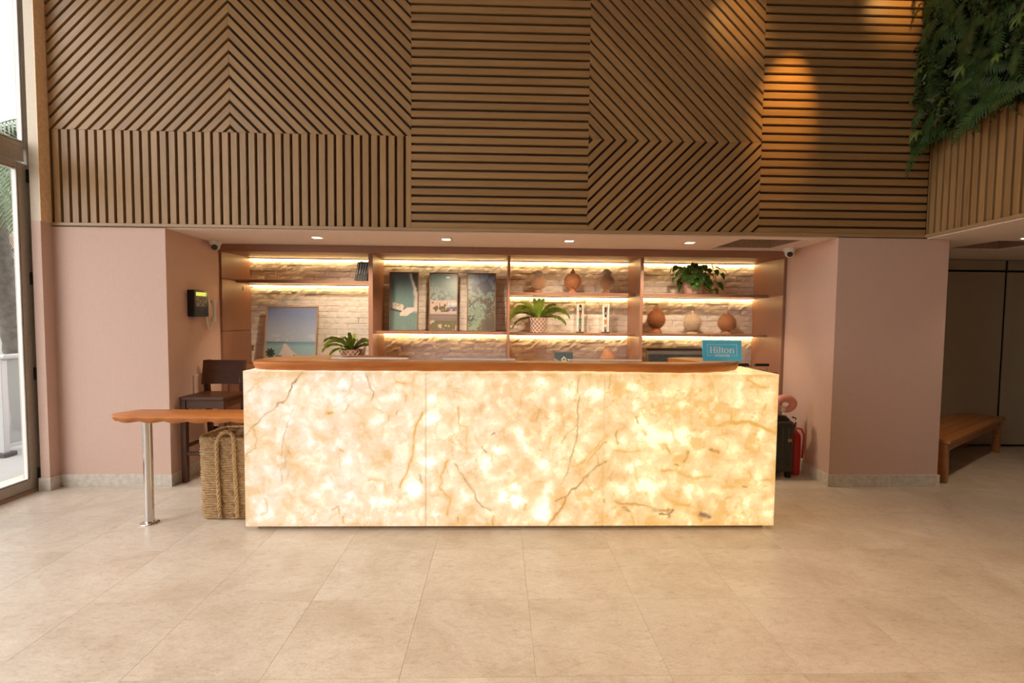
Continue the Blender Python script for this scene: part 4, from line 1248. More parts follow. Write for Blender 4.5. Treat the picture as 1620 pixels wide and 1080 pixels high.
strap_plant('aloe-like plant with curling strap leaves in lattice pot beside the beach picture', (-1.742, 5.93, .9805), .130, .105, .20,
            [(200, .36, 42, 110, .020), (182, .38, 58, 130, .018), (170, .30, 20, 90, .014), (215, .40, 66, 120, .022), (235, .34, 60, 90, .024), (262, .32, 70, 80, .022), (280, .30, 78, 60, .026), (300, .34, 64, 95, .022), (330, .34, 52, 80, .022), (350, .32, 60, 100, .020),
             (10, .28, 40, 70, .018), (90, .28, 74, 60, .024), (130, .30, 66, 90, .022), (60, .28, 60, 70, .022), (188, .26, 78, 100, .024), (255, .26, 45, 110, .020)], 10)
strap_plant('larger strap-leaved plant in lattice pot on the middle shelf beside the glass domes', (.478, 5.95, 1.3925), .113, .098, .185,
            [(178, .42, 55, 130, .022), (190, .42, 40, 120, .022), (200, .36, 12, 75, .018), (170, .40, 66, 135, .018), (215, .34, 66, 70, .024), (245, .30, 76, 40, .028), (268, .30, 82, 55, .030), (285, .30, 74, 40, .028), (310, .36, 62, 80, .022), (335, .38, 52, 95, .022),
             (352, .42, 45, 105, .018), (5, .44, 52, 120, .016), (345, .36, 22, 85, .018), (90, .28, 74, 40, .026), (130, .30, 70, 60, .024), (50, .30, 66, 70, .024), (20, .40, 60, 120, .016), (225, .32, 52, 90, .020), (320, .28, 40, 110, .02)], 40)

pt = thing('trailing_plant', 'trailing pothos with glossy leaves in fluted pink pot, top shelf', 'plant', (2.352, 5.95, Z4))
fp = MB()
pc = (2.352, 5.95, Z4); nseg = 60
for r, z in ((.102, 0), (.110, .006), (.134, .175), (.136, .188), (.126, .188), (.124, .165)):
    for i in range(nseg):
        a = 2 * PI * i / nseg
        q_ = r + (.0045 * abs(math.cos(a * 8)) if .005 < z < .18 and r > .1245 or z == .006 else 0)
        fp.v.append((pc[0] + q_ * math.cos(a), pc[1] + q_ * math.sin(a), pc[2] + z + .0005))
for j in range(5):
    for i in range(nseg): fp.f.append((j * nseg + i, j * nseg + (i + 1) % nseg, (j + 1) * nseg + (i + 1) % nseg, (j + 1) * nseg + i))
fp.f.append(tuple(range(nseg))[::-1])
obj('pot', fp, POTP, pt, angle=70)
obj('soil', MB().lathe([(.124, .168), (.001, .175)], 20, pc, cap=False), SOIL, pt)
def heart_leaf(s=1.0):
    out = [(0, 0), (.30, -.10), (.46, .10), (.44, .40), (.28, .72), (0, 1.08)]
    vs = []; n = len(out)
    for i, (x, y) in enumerate(out): vs += [(x * s, y * s, .10 * s * abs(x) * 2 - .16 * s * (y ** 2)), (0, max(y, 0) * s, -.16 * s * y * y), (-x * s, y * s, .10 * s * abs(x) * 2 - .16 * s * y * y)]
    fs = []
    for i in range(n - 1):
        a = 3 * i; fs += [(a, a + 3, a + 4, a + 1), (a + 1, a + 4, a + 5, a + 2)]
    return MB().add(vs, fs)
hm = heart_leaf(.084).mesh('leaf', IVYG, True)
stems = MB(); rp = random.Random(11)
for k in range(116):
    az = rp.uniform(0, 2 * PI)
    if k < 44: az = rp.choice([rp.gauss(-PI / 2, .9), rp.gauss(0, .7), rp.gauss(PI, .6)])
    reach = rp.uniform(.10, .36) if abs(math.sin(az)) < .6 else rp.uniform(.05, .17)
    hgt = rp.uniform(.19, .345) - .28 * max(0, reach - .2) if rp.random() < .70 else rp.uniform(.05, .2)
    if hgt < .19: reach = max(reach, .17)
    reach = min(reach, .30); hgt = min(hgt, .335)
    if k >= 84: az = rp.gauss(-PI / 2, .75); reach = rp.uniform(.135, .18); hgt = rp.uniform(.12, .25)
    elif math.sin(az) < -.6 and rp.random() < .6: hgt = rp.uniform(.28, .355); reach = rp.uniform(.14, .27)
    if math.sin(az) > .2: reach = min(reach, .15)
    e = Vector((pc[0] + reach * math.cos(az), pc[1] + reach * math.sin(az), pc[2] + hgt))
    b = Vector((pc[0] + .04 * math.cos(az), pc[1] + .04 * math.sin(az), pc[2] + .165))
    md = (b + e) / 2 + Vector((0, 0, .06)); md.z = min(max(md.z, pc[2] + .21), pc[2] + .36)
    pts = [b * (1 - t) ** 2 + md * 2 * t * (1 - t) + e * t * t for t in (0, .25, .5, .75, 1)]
    stems.tube(pts, .0022, 5)
    R_ = Matrix.Rotation(az - PI / 2 + rp.uniform(-.7, .7), 4, 'Z') @ Matrix.Rotation(rp.uniform(-1.25, -.35), 4, 'X') @ Matrix.Rotation(rp.uniform(-.5, .5), 4, 'Y')
    put('leaf', hm, pt, Matrix.Translation(e - Vector(pc)) @ R_ @ Matrix.Scale(rp.uniform(.75, 1.25), 4))
obj('stems', stems, leafmat('stem_green', (.10, .13, .03), (.18, .2, .06)), pt)

# ------------------------------------------------------------------ black books leaning in the upper left bay
BOOKC = plain('black_book_cloth', (0.022, 0.021, 0.020), .5)
PAGES = plain('book_pages', (0.62, 0.55, 0.44), .8)
lean = math.radians(11.5)
ords = ['first', 'second', 'third', 'fourth', 'fifth']
for k in range(5):
    tk = (.026, .030, .026, .028, .024)[k]
    x = -1.690 + sum((.026, .030, .026, .028, .024)[:k]) / math.cos(lean) + k * .0012
    b = thing('book', ('black book with white spine lettering leaning on the shelf, %s from the left' % ords[k]), 'book', (x, 5.90, 1.9795), 'black books on the upper shelf')
    Rb = Matrix.Translation((x, 5.90, 1.9795 + .0005 + tk * math.sin(lean))) @ Matrix.Rotation(lean, 4, 'Y')
    def tb(mb): mb.v = [tuple(Rb @ Vector(p)) for p in mb.v]; return mb
    H_ = (.222, .228, .224, .226, .222)[k]
    obj('cover', tb(MB().bbox(0, tk, 0, .004, 0.001, H_, .001, 1).box(0, .003, .004, .17, .001, H_).box(tk - .003, tk, .004, .17, .001, H_)), BOOKC, b)
    obj('pages', tb(MB().box(.0032, tk - .0032, .0045, .165, .005, H_ - .004)), PAGES, b)
    ink = MB(); rr = random.Random(k); z = .075 + .01 * (k % 3)
    while z < H_ - .02:
        l = rr.uniform(.006, .016); ink.box(tk * .36, tk * .60, -.0006, .0002, z, min(z + l, H_ - .012)); z += l + rr.uniform(.003, .006)
    obj('lettering', tb(ink), WHITEINK, b)

# ------------------------------------------------------------------ seagrass basket under the side table
SEA = NT('seagrass')
SEA.set(rough=.8)
v_ = SEA.coord(); a_ = SEA.noise(SEA.mapping(v_, (1, 1, 1.6)), 34, 5, .75)
r_ = SEA.ramp(a_.outputs[0], [(.3, (.17, .085, .030)), (.5, (.36, .215, .095)), (.72, (.52, .355, .18))])
SEA.l(r_.outputs[0], SEA.b.inputs['Base Color'])
SEA.bump(a_.outputs[0], .5, .006)
SEA = SEA.m
ROPE = plain('seagrass_rope', (.45, .29, .135), .8, var=.25, scale=60)
bk = thing('seagrass_basket', 'woven seagrass storage basket with braided loop handles beside the counter', 'basket', (-2.085, 4.03, 0))
def rrect(a, hx, hy, p=5.0):
    c, s = math.cos(a), math.sin(a)
    return math.copysign(abs(c) ** (2 / p), c) * hx, math.copysign(abs(s) ** (2 / p), s) * hy
def basket_wall(hx0, hy0, hx1, hy1, z0, z1, rows, cols, amp, dip):
    mb = MB(); NR = rows * 4; NC = cols * 2
    # spacing even along the perimeter
    an = np.linspace(0, 2 * PI, 2001); pts = np.array([rrect(t, hx0, hy0) for t in an])
    L = np.concatenate([[0], np.cumsum(np.hypot(*np.diff(pts, axis=0).T))])
    angs = np.interp(np.arange(NC) / NC * L[-1], L, an)
    for j in range(NR + 1):
        f = j / NR
        for i in range(NC):
            x, y = rrect(angs[i], hx0 + (hx1 - hx0) * f, hy0 + (hy1 - hy0) * f)
            row = j // 4
            d = amp * (abs(math.sin(PI * j / 4)) * (.45 + .55 * ((i + row * 1) % 2)) - .3) + .004 * math.sin(i * .7 + row * 1.3)
            l = math.hypot(x, y)
            zz = z0 + (z1 - z0 - dip * (.5 + .5 * math.sin(angs[i] * 1.0 - .4))) * f
            mb.v.append((-2.085 + x * (1 + d / l), 4.03 + y * (1 + d / l), zz))
    for j in range(NR):
        for i in range(NC):
            k = j * NC; mb.f.append((k + i, k + (i + 1) % NC, k + NC + (i + 1) % NC, k + NC + i))
    return mb, angs
bw, bang = basket_wall(.218, .205, .225, .212, .004, .625, 34, 70, .009, 0)
ob = obj('body', bw, SEA, bk, smooth=True)
iw, _ = basket_wall(.200, .187, .206, .193, .02, .622, 34, 62, .006, 0)
obj('lining', iw, SEA, bk, smooth=True, label='inner face of the woven side')
obj('bottom', MB().prism([(-2.085 + rrect(2 * PI * i / 48, .205, .192)[0], 4.03 + rrect(2 * PI * i / 48, .205, .192)[1]) for i in range(48)], .002, .022), SEA, bk)
def braid(pts, r, tw=9.0, rope=.55):
    pts = [Vector(p) for p in pts]; L = [0]
    for a, b in zip(pts, pts[1:]): L.append(L[-1] + (b - a).length)
    mb = MB(); N = max(12, int(L[-1] / .010))
    def at(s):
        for i in range(len(pts) - 1):
            if s <= L[i + 1] or i == len(pts) - 2:
                return pts[i].lerp(pts[i + 1], min(1, (s - L[i]) / max(1e-6, L[i + 1] - L[i])))
    P = [at(L[-1] * i / N) for i in range(N + 1)]
    for k in range(3):
        q = []
        for i, p in enumerate(P):
            t = (P[min(i + 1, N)] - P[max(i - 1, 0)]).normalized()
            a = Vector((0, 1, 0)) if abs(t.y) < .9 else Vector((1, 0, 0))
            a = (a - t * a.dot(t)).normalized(); b = t.cross(a)
            w_ = L[-1] * i / N * 2 * PI * tw + k * 2 * PI / 3
            q.append(p + a * math.cos(w_) * r * rope + b * math.sin(w_) * r * rope)
        mb.tube(q, r * .62, 6)
    return mb
obj('rim', braid([(-2.085 + rrect(2 * PI * i / 60, .218, .205)[0], 4.03 + rrect(2 * PI * i / 60, .218, .205)[1], .628) for i in range(61)], .013), SEA, bk, smooth=True)
def handle_path(yy, s):
    x0, x1 = -2.135, -2.010
    pts = [(x0 + .012, yy, .02), (x0 + .006, yy, .2), (x0 - .002, yy, .4), (x0, yy - s * .004, .58)]
    pts += [((x0 + x1) / 2 - (x1 - x0) / 2 * math.cos(a), yy + s * (.02 * math.sin(a)), .60 + .085 * math.sin(a)) for a in [PI * i / 10 for i in range(11)]]
    pts += [(x1, yy, .58), (x1 + .004, yy, .4), (x1 + .012, yy, .2), (x1 + .02, yy, .02)]
    return pts
obj('handle', braid(handle_path(3.806, 1), .013), ROPE, bk, smooth=True)
obj('handle', braid(handle_path(4.254, -1), .013), ROPE, bk, smooth=True)

# ------------------------------------------------------------------ dark high chair in the corner
hc = thing('bar_chair', 'dark walnut high chair with curved wooden backrest behind the side shelf', 'chair', (-2.755, 4.88, 0))
def leg_between(p0, p1, w0, d0, w1, d1):
    mb = MB()
    vs = [(p[0] + sx * w_ / 2, p[1] + sy * d_ / 2, p[2]) for p, w_, d_ in ((p0, w0, d0), (p1, w1, d1)) for sx, sy in ((-1, -1), (1, -1), (1, 1), (-1, 1))]
    return mb.add(vs, [(3, 2, 1, 0), (4, 5, 6, 7), (0, 1, 5, 4), (1, 2, 6, 5), (2, 3, 7, 6), (3, 0, 4, 7)])
for x in (-2.925, -2.575):
    obj('leg', leg_between((x, 4.69, 0), (x, 4.69, .775), .045, .045, .05, .05), DARKWOOD, hc)
    obj('leg', leg_between((x, 5.15, 0), (x, 5.06, .90), .04, .045, .04, .05).add(*(lambda m: (m.v, m.f))(leg_between((x, 5.06, .90), (x, 5.105, 1.12), .04, .05, .035, .03))), DARKWOOD, hc)
obj('seat', MB().bbox(-2.955, -2.545, 4.66, 5.055, .775, .808, .008, 2), DARKWOOD, hc)
obj('apron', MB().bbox(-2.90, -2.60, 4.675, 4.70, .70, .7745, .002, 1).bbox(-2.935, -2.915, 4.715, 5.03, .70, .7745, .002, 1).bbox(-2.585, -2.565, 4.715, 5.03, .70, .7745, .002, 1), DARKWOOD, hc)
obj('stretcher', MB().bbox(-2.90, -2.60, 4.675, 4.70, .255, .29, .002, 1), DARKWOOD, hc)
for x in (-2.925, -2.575): obj('stretcher', MB().bbox(x - .01, x + .01, 4.713, 5.10, .32, .355, .002, 1), DARKWOOD, hc)
obj('stretcher', MB().bbox(-2.90, -2.60, 5.115, 5.135, .40, .435, .002, 1), DARKWOOD, hc)
br = MB(); N = 14
for j, (z, dy) in enumerate(((.880, -.018), (1.0, .004), (1.118, .022))):
    for i in range(N + 1):
        t = i / N * 2 - 1
        yy = 5.05 + dy + .035 * (1 - t * t)
        br.v += [(-2.755 + t * .205, yy - .010, z), (-2.755 + t * .205, yy + .010, z)]
for j in range(2):
    for i in range(N):
        a = j * 2 * (N + 1) + 2 * i; b = a + 2 * (N + 1)
        br.f += [(a, a + 2, b + 2, b), (a + 1, b + 1, b + 3, a + 3)]
for i in range(N):
    a = 2 * i; b = 4 * (N + 1) + 2 * i
    br.f += [(a, a + 1, a + 3, a + 2), (b, b + 2, b + 3, b + 1)]
for j in range(2):
    a = j * 2 * (N + 1); b = a + 2 * (N + 1); e = 2 * N
    br.f += [(a, b, b + 1, a + 1), (a + e, a + e + 1, b + e + 1, b + e)]
obj('backrest', br, DARKWOOD, hc, angle=40)

# ------------------------------------------------------------------ wall devices on the left return wall
wx = lambda y: -2.985 - .075 * (y - YW) / (5.62 - YW)
tcl = thing('time_clock', 'black wall-mounted time clock with lit yellow-green display and keypad', 'terminal', (-2.97, 5.02, 1.55))
obj('case', MB().bbox(wx(4.9) - .001, -2.940, 4.905, 5.150, 1.552, 1.815, .010, 3), BLACK, tcl, angle=50)
obj('display', MB().bbox(-2.9405, -2.9385, 4.935, 5.105, 1.756, 1.792, .001, 1), emitter('lcd_yellow_green', (0.50, 0.62, 0.01), .9), tcl, label='lit yellow-green display')
kp = obj('keypad', MB().bbox(-2.9405, -2.9385, 4.935, 5.115, 1.652, 1.745, .001, 1), plain('keypad_grey', (.20, .17, .15), .5), tcl, label='grey keypad')
for i in range(4):
    for j in range(3):
        obj('key', MB().bbox(-2.939, -2.9355, 4.95 + i * .04, 4.976 + i * .04, 1.662 + j * .027, 1.68 + j * .027, .001, 1), plain('key_%d' % (i * 3 + j), (.11, .10, .09) if (i + j) % 2 else (.30, .27, .24), .5), kp)
ph = thing('wall_phone', 'white intercom handset hanging on the pink wall beside the clock', 'phone', (-3.0, 5.25, 1.45))
obj('cradle', MB().bbox(wx(5.25) - .001, -2.995, 5.20, 5.262, 1.55, 1.735, .008, 2), WHITEPL, ph, angle=50)
hs = MB()
hs.tube([(-2.975 + .012 * math.sin(t * PI), 5.285, 1.50 + .225 * t) for t in [i / 12 for i in range(13)]], [.026, .026, .022, .017, .015, .014, .014, .014, .015, .017, .022, .026, .025], 12)
obj('handset', hs, WHITEPL, ph, angle=60)
obj('cord', MB().tube([(-2.985, 5.285, 1.505), (-2.985, 5.28, 1.46), (-3.0, 5.265, 1.415), (-3.01, 5.25, 1.42), (-3.012, 5.235, 1.5), (-3.012, 5.23, 1.56)], .009, 8), WHITEPL, ph)
wp = obj('wall_plate', MB().bbox(-3.016, -2.998, 4.975, 5.20, .69, .975, .004, 1), PINK)
tag(wp, 'flat pink access plate on the wall behind the high chair', 'plate')

def turret(label, x, y, look):
    t = thing('security_camera', label, 'camera', (x, y, 2.341), 'turret cameras under the soffit')
    obj('base', MB().lathe([(.055, 0), (.058, -.012), (.055, -.038), (.048, -.046)][::-1], 28, (x, y, 2.3415)), WHITEPL, t, angle=40)
    hd = Vector((x, y, 2.283)); d = Vector(look).normalized()
    b = obj('head', MB().ball(hd, .044, seg=24, ring=14), WHITEPL, t, smooth=True)
    R = d.to_track_quat('Z', 'Y').to_matrix().to_4x4(); R.translation = hd
    lens = MB().lathe([(.0285, .028), (.0285, .040), (.024, .0445), (.0, .0450)], 24)
    lens.v = [tuple(R @ Vector(p)) for p in lens.v]
    obj('lens', lens, BLACK, b, angle=40, label='black round lens window')
turret('white turret security camera at the left end of the shelving', -2.945, 5.30, (.25, -1, -.45))
turret('white turret security camera at the right end of the shelving', 3.10, 5.28, (-.35, -1, -.35))

# ------------------------------------------------------------------ recessed lamps in the low ceilings
LENS = emitter('lamp_lens', (1.0, 0.80, 0.50), 14)
def square_light(x, y, label):
    t = thing('downlight', label, 'lamp', (x, y, 2.342), 'square downlights in the soffit')
    f = MB()
    for a in ((-.052, .052, -.052, -.040), (-.052, .052, .040, .052), (-.052, -.040, -.040, .040), (.040, .052, -.040, .040)):
        f.box(x + a[0], x + a[1], y + a[2], y + a[3], 2.3385, 2.3418)
    obj('frame', f, SOFFIT, t)
    obj('lens', MB().box(x - .0398, x + .0398, y - .0398, y + .0398, 2.3395, 2.3417), LENS, t)
for x, lab in ((-1.794, 'small square downlight above the books'), (-.524, 'small square downlight above the three coastal prints'), (.700, 'small square downlight above the top-shelf finials'), (1.915, 'small square downlight above the trailing plant')):
    square_light(x, 5.0, lab)
    lamp('soffit_lamp', 'SPOT', (x, 5.0, 2.335), 125, (1.0, .77, .52), (x, 5.8, 0.6), spot_size=math.radians(112), spot_blend=.5, shadow_soft_size=.04)
rl = thing('round_downlight', 'round recessed downlight in the passage ceiling at the right', 'lamp', (4.83, 4.44, 2.342))
obj('ring', MB().lathe([(.060, 0), (.072, -.003), (.076, 0)], 32, (4.83, 4.44, 2.3418), cap=False), WHITEPL, rl)
obj('lens', MB().lathe([(.0005, -.001), (.060, -.001), (.060, 0), (.0005, 0)], 32, (4.83, 4.44, 2.3416), cap=False), LENS, rl)
lamp('passage_lamp', 'SPOT', (4.83, 4.44, 2.33), 42, (1.0, .74, .46), (4.83, 4.44, 0), spot_size=math.radians(110), spot_blend=.7, shadow_soft_size=.05)

# ------------------------------------------------------------------ luggage, extinguisher
SUITG = plain('olive_black_shell', (.030, .026, .017), .45, var=.1)
def suitcase(name, label, x0, x1, y0, y1, z1, hx, hw, hz, m):
    t = thing(name, label, 'suitcase', ((x0 + x1) / 2, (y0 + y1) / 2, 0))
    sh_ = MB().bbox(x0, x1, y0, y1, .055, z1, .035, 4)
    n = 6
    for i in range(n):
        cx = x0 + (x1 - x0) * (i + .9) / (n + .8)
        sh_.bbox(cx - .009, cx + .009, y0 - .005, y0 + .01, .12, z1 - .06, .004, 1)
    obj('shell', sh_, m, t, angle=45)
    obj('zip', MB().bbox(x0 - .002, x1 + .002, (y0 + y1) / 2 - .006, (y0 + y1) / 2 + .006, .054, z1 + .002, .002, 1), BLACK, t)
    for sx in (x0 + .05, x1 - .04):
        for sy in (y0 + .035, y1 - .035):
            w_ = MB().tube([(sx - .022, sy, .0265), (sx - .006, sy, .0265)], .026, 16).tube([(sx + .006, sy, .0265), (sx + .022, sy, .0265)], .026, 16)
            c = obj('caster', w_, BLACK, t, angle=40); obj('fork', MB().bbox(sx - .005, sx + .005, sy - .012, sy + .012, .02, .06, .002, 1), BLACK, c)
    h = obj('telescopic_handle', MB().tube([(hx - hw / 2, y1 - .03, z1 - .01), (hx - hw / 2, y1 - .03, hz - .025)], .007, 8).tube([(hx + hw / 2, y1 - .03, z1 - .01), (hx + hw / 2, y1 - .03, hz - .025)], .007, 8), STEEL, t)
    obj('grip', MB().bbox(hx - hw / 2 - .016, hx + hw / 2 + .016, y1 - .045, y1 - .015, hz - .028, hz, .008, 2), BLACK, h)
    return t
s1 = suitcase('suitcase', 'dark olive hard-shell suitcase with ribbed front beside the red cylinder', 2.52, 2.945, 4.80, 5.04, .575, 2.70, .115, 1.128, SUITG)
obj('tag', MB().bbox(2.872, 2.908, 4.787, 4.794, .372, .402, .001, 1), plain('tan_leather', (.40, .16, .05), .5), s1)
suitcase('suitcase', 'black suitcase mostly hidden by the counter, its second handle showing', 2.36, 2.72, 5.12, 5.36, .60, 2.66, .10, 1.10, plain('black_shell', (.015, .014, .014), .5))
# black soft bag lying on the suitcase
bg_ = thing('black_bag', 'limp black bag lying on the olive suitcase under a pink cushion', 'bag', (2.80, 4.92, .578))
bm = bmesh.new(); bmesh.ops.create_icosphere(bm, subdivisions=3, radius=1)
for v in bm.verts:
    n = v.co.copy(); k = 1 + .10 * math.sin(n.x * 5 + n.y * 3) + .06 * math.sin(n.y * 9 + n.z * 4)
    v.co = Vector((2.78 + n.x * .15 * k, 4.885 + n.y * .068 * k, min(.623, max(.5785, .598 + n.z * .045 * k - .02 * max(0, n.x)))))
obj('body', MB().bm(bm), plain('black_nylon', (.012, .011, .012), .5), bg_, smooth=True)
obj('strap', MB().tube([(2.93, 4.84, .612), (2.965, 4.83, .60), (2.975, 4.835, .57), (2.968, 4.85, .52), (2.962, 4.86, .46)], .007, 8), BLACK, bg_)
obj('buckle', MB().bbox(2.966, 2.984, 4.822, 4.832, .560, .60, .002, 1), WHITEPL, bg_)
# pink U-shaped travel cushion
PINKF = plain('pink_plush', (.66, .27, .22), .9, var=.06, bump=.2)
cu = MB()
path = []
for t in [i / 20 for i in range(21)]:
    a = PI * (1.30 - 1.85 * t) 
    path.append((2.868 + .085 * math.cos(a) + .012 * t, 4.86 + .03 * t, .733 + .060 * math.sin(a)))
cu.tube(path, [.020 + .019 * min(1, 3 * t, 3 * (1 - t)) ** .5 for t in [i / 20 for i in range(21)]], 14)
pk = obj('travel_cushion', cu, PINKF, smooth=True)
tag(pk, 'pink plush travel cushion curled on top of the dark luggage', 'cushion')
bm = bmesh.new(); bmesh.ops.create_icosphere(bm, subdivisions=3, radius=1)
for v in bm.verts:
    n = v.co.copy(); k = 1 + .07 * math.sin(n.x * 7 + n.z * 5)
    v.co = Vector((2.845 + n.x * .040 * k, 4.866 + n.y * .03 * k, max(.634, .690 + n.z * .030 * k)))
obj('lining', MB().bm(bm), plain('white_linen', (.70, .64, .58), .9), pk, smooth=True, label='white cloth lining')

RED = plain('red_enamel', (.42, .008, .010), .28, var=.03)
fx = thing('fire_extinguisher', 'red fire extinguisher standing against the pink wall beside the luggage', 'extinguisher', (3.035, 4.955, 0))
ec = (3.035, 4.955, 0)
obj('cylinder', MB().lathe([(.050, .001), (.058, .006), (.060, .03), (.060, .375), (.056, .405), (.040, .432), (.022, .446), (.020, .455)], 32, ec), RED, fx, angle=50)
obj('valve', MB().lathe([(.020, .4555), (.022, .462), (.022, .48), (.014, .485), (.012, .50)], 16, ec), plain('brass', (.4, .22, .06), .35, .9), fx, angle=40)
obj('lever', MB().tube([(3.035, 4.955, .492), (3.0, 4.93, .505), (2.965, 4.91, .512)], .009, 8).tube([(3.035, 4.955, .505), (3.0, 4.93, .53), (2.97, 4.91, .545)], .008, 8), RED, fx)
obj('hose', MB().tube([(3.05, 4.945, .478), (3.085, 4.92, .47), (3.098, 4.90, .42), (3.096, 4.905, .30), (3.092, 4.91, .18)], .010, 8), RED, fx, smooth=True)
obj('safety_pin', MB().tube([(3.02 + .016 * math.cos(a), 4.925, .51 + .016 * math.sin(a)) for a in [2 * PI * i / 14 for i in range(14)]], .0025, 5, True), STEEL, fx)

# ------------------------------------------------------------------ slatted wooden benches in the passage
def bench(label, origin, ang, L, D, H):
    t = thing('wooden_bench', label, 'bench', (origin[0], origin[1], 0), 'slatted benches in the passage')
    R = Matrix.Translation((origin[0], origin[1], 0)) @ Matrix.Rotation(ang, 4, 'Z')
    def tb(mb): mb.v = [tuple(R @ Vector(p)) for p in mb.v]; return mb
    n = 4; w_ = (D - .006 * (n - 1)) / n
    for i in range(n): obj('plank', tb(MB().bbox(0, L, i * (w_ + .006), i * (w_ + .006) + w_, H - .032, H, .005, 2)), BENCHWOOD, t)
    for x in (.03, L - .10):
        for y_ in (.025, D - .095): obj('leg', tb(MB().bbox(x, x + .07, y_, y_ + .07, 0, H - .033, .003, 1)), BENCHWOOD, t)
    for y_ in (.03, D - .055): obj('rail', tb(MB().bbox(.10, L - .10, y_, y_ + .025, H - .115, H - .033, .002, 1)), BENCHWOOD, t)
    for x in (.035, L - .06): obj('rail', tb(MB().bbox(x, x + .025, .095, D - .095, H - .115, H - .033, .002, 1)), BENCHWOOD, t)
    return t
bench('dark varnished bench of four planks partly behind the pink pier', (4.352, 4.615), math.radians(33.5), 2.13, .42, .43)
bench('second wooden bench, only its end showing past the grey panel joint', (6.93, 5.45), math.radians(12), 1.6, .42, .43)

# ------------------------------------------------------------------ living green wall above the passage
GV = [leafmat('fern_green', (.010, .034, .005), (.032, .080, .012), .55), leafmat('moss_green', (.020, .040, .006), (.055, .085, .014), .6), leafmat('bright_leaf', (.06, .10, .008), (.11, .16, .015), .5), leafmat('olive_leaf', (.045, .048, .010), (.095, .085, .022), .6)]
lw = thing('living_wall', 'dense living green wall of ferns on the angled slatted wall', 'plant wall', tuple(A0 + Vector((0, 0, 3.15))))
lwp = wpos(lw)
V0, V1, UL = 3.17, 4.72, 2.6
obj('planter_panel', quad_on(WA, .10, UL, V0 + .06, V1, -.045, -.001), plain('dark_felt', (.012, .016, .008), .95), lw)
rl_ = random.Random(21)
def place(u, v, d): return WA @ Vector((u, -d, v))
def lower_edge(u): return 3.155 + .02 * math.sin(u * 9) + .015 * math.sin(u * 23)
# carpet of small leaves
car = MB()
def small_leaf(mb, p, n, up_, l, w_):
    s = n.cross(up_).normalized()
    tip = p + up_ * l + n * l * .15
    m_ = p + up_ * l * .5 + n * l * .12
    mb.add([tuple(p), tuple(m_ + s * w_), tuple(tip), tuple(m_ - s * w_)], [(0, 1, 2), (0, 2, 3)])
wn = WA.to_3x3() @ Vector((0, -1, 0)); wu = WA.to_3x3() @ Vector((1, 0, 0)); wz = Vector((0, 0, 1))
cars = [MB(), MB(), MB()]
for k in range(15000):
    u = rl_.uniform(-.03, UL); v = rl_.uniform(3.14, V1)
    d = .05 + .17 * (.5 + .5 * math.sin(u * 7.3 + v * 5.1)) * rl_.random() ** .6
    if u < .1: d *= .7 + 3 * max(0, u)
    if v < lower_edge(u) + rl_.uniform(-.03, .06): continue
    n = (wn + wu * rl_.uniform(-.8, .8) + wz * rl_.uniform(-.5, .8)).normalized()
    up_ = (wu * rl_.uniform(-1, 1) + wz * rl_.uniform(-1.2, .5) + wn * rl_.uniform(-.2, .6)).normalized()
    sz = rl_.uniform(.018, .046)
    ci = 0 if vnoise(u * 4, v * 4, 2) > .5 else 1
    if rl_.random() < .14: ci = 2
    small_leaf(cars[ci], place(u, v, d), n, up_, sz, sz * rl_.uniform(.28, .46))
for mb_, m_ in zip(cars, (GV[0], GV[1], GV[3])):
    o = obj('foliage', mb_, m_, lw); o['kind'] = 'stuff'
# fern fronds
def frond_mesh(L, pairs, seed, droop, m_, spread=.30):
    rr = random.Random(seed); mb = MB(); n = pairs
    sp = []
    for i in range(n + 1):
        t = i / n; sp.append(Vector((0, L * t * (1 - .12 * t), -droop * L * t * t + .12 * L * t)))
    mb.tube(sp, .0022, 4)
    for i in range(1, n + 1):
        t = i / n; p = sp[i]; tg = (sp[i] - sp[i - 1]).normalized()
        ln = spread * L * (math.sin(PI * (t * .88 + .10)) ** .8) * rr.uniform(.9, 1.1); wd_ = L / n * .46
        for s in (-1, 1):
            sd = Vector((s, .35 + .3 * t, -.10 - .2 * rr.random())).normalized()
            q0 = p - tg * wd_; q1 = p + tg * wd_; m0 = p + sd * ln * .55 - tg * wd_ * .8; m1 = p + sd * ln * .55 + tg * wd_ * .8; tip = p + sd * ln - Vector((0, 0, ln * .12))
            mb.add([tuple(q0), tuple(m0), tuple(tip), tuple(m1), tuple(q1)], [(0, 1, 3, 4), (1, 2, 3)])
    return mb.mesh('fern_frond', m_)
fm = [frond_mesh(.30, 16, 1, .5, GV[0]), frond_mesh(.40, 20, 2, .7, GV[0], .26), frond_mesh(.24, 14, 3, .35, GV[1], .34), frond_mesh(.34, 18, 4, .9, GV[0], .2)]
for k in range(190):
    u = rl_.uniform(-.02, 2.2) if k > 60 else rl_.uniform(-.04, 1.1); v = rl_.uniform(3.22, V1 - .05)
    az = rl_.gauss(-PI / 2, 1.0)            # fronds mostly hang and fan out
    up_ = (wu * math.cos(az) + wz * math.sin(az) + wn * .35).normalized()
    if u < .12 and up_.dot(wu) < -.35: up_ = (up_ + wu * .5).normalized()
    if v < 3.34 and up_.z < -.3: up_.z *= .2; up_.normalize()
    n = (wn - up_ * wn.dot(up_)).normalized(); sd = up_.cross(n)
    m_ = Matrix((sd, up_, n)).transposed().to_4x4()
    m_.translation = place(u, v, rl_.uniform(.07, .18)) - lwp
    put('fern_frond', fm[k % 4], lw, m_ @ Matrix.Scale(rl_.uniform(.65, 1.05), 4))
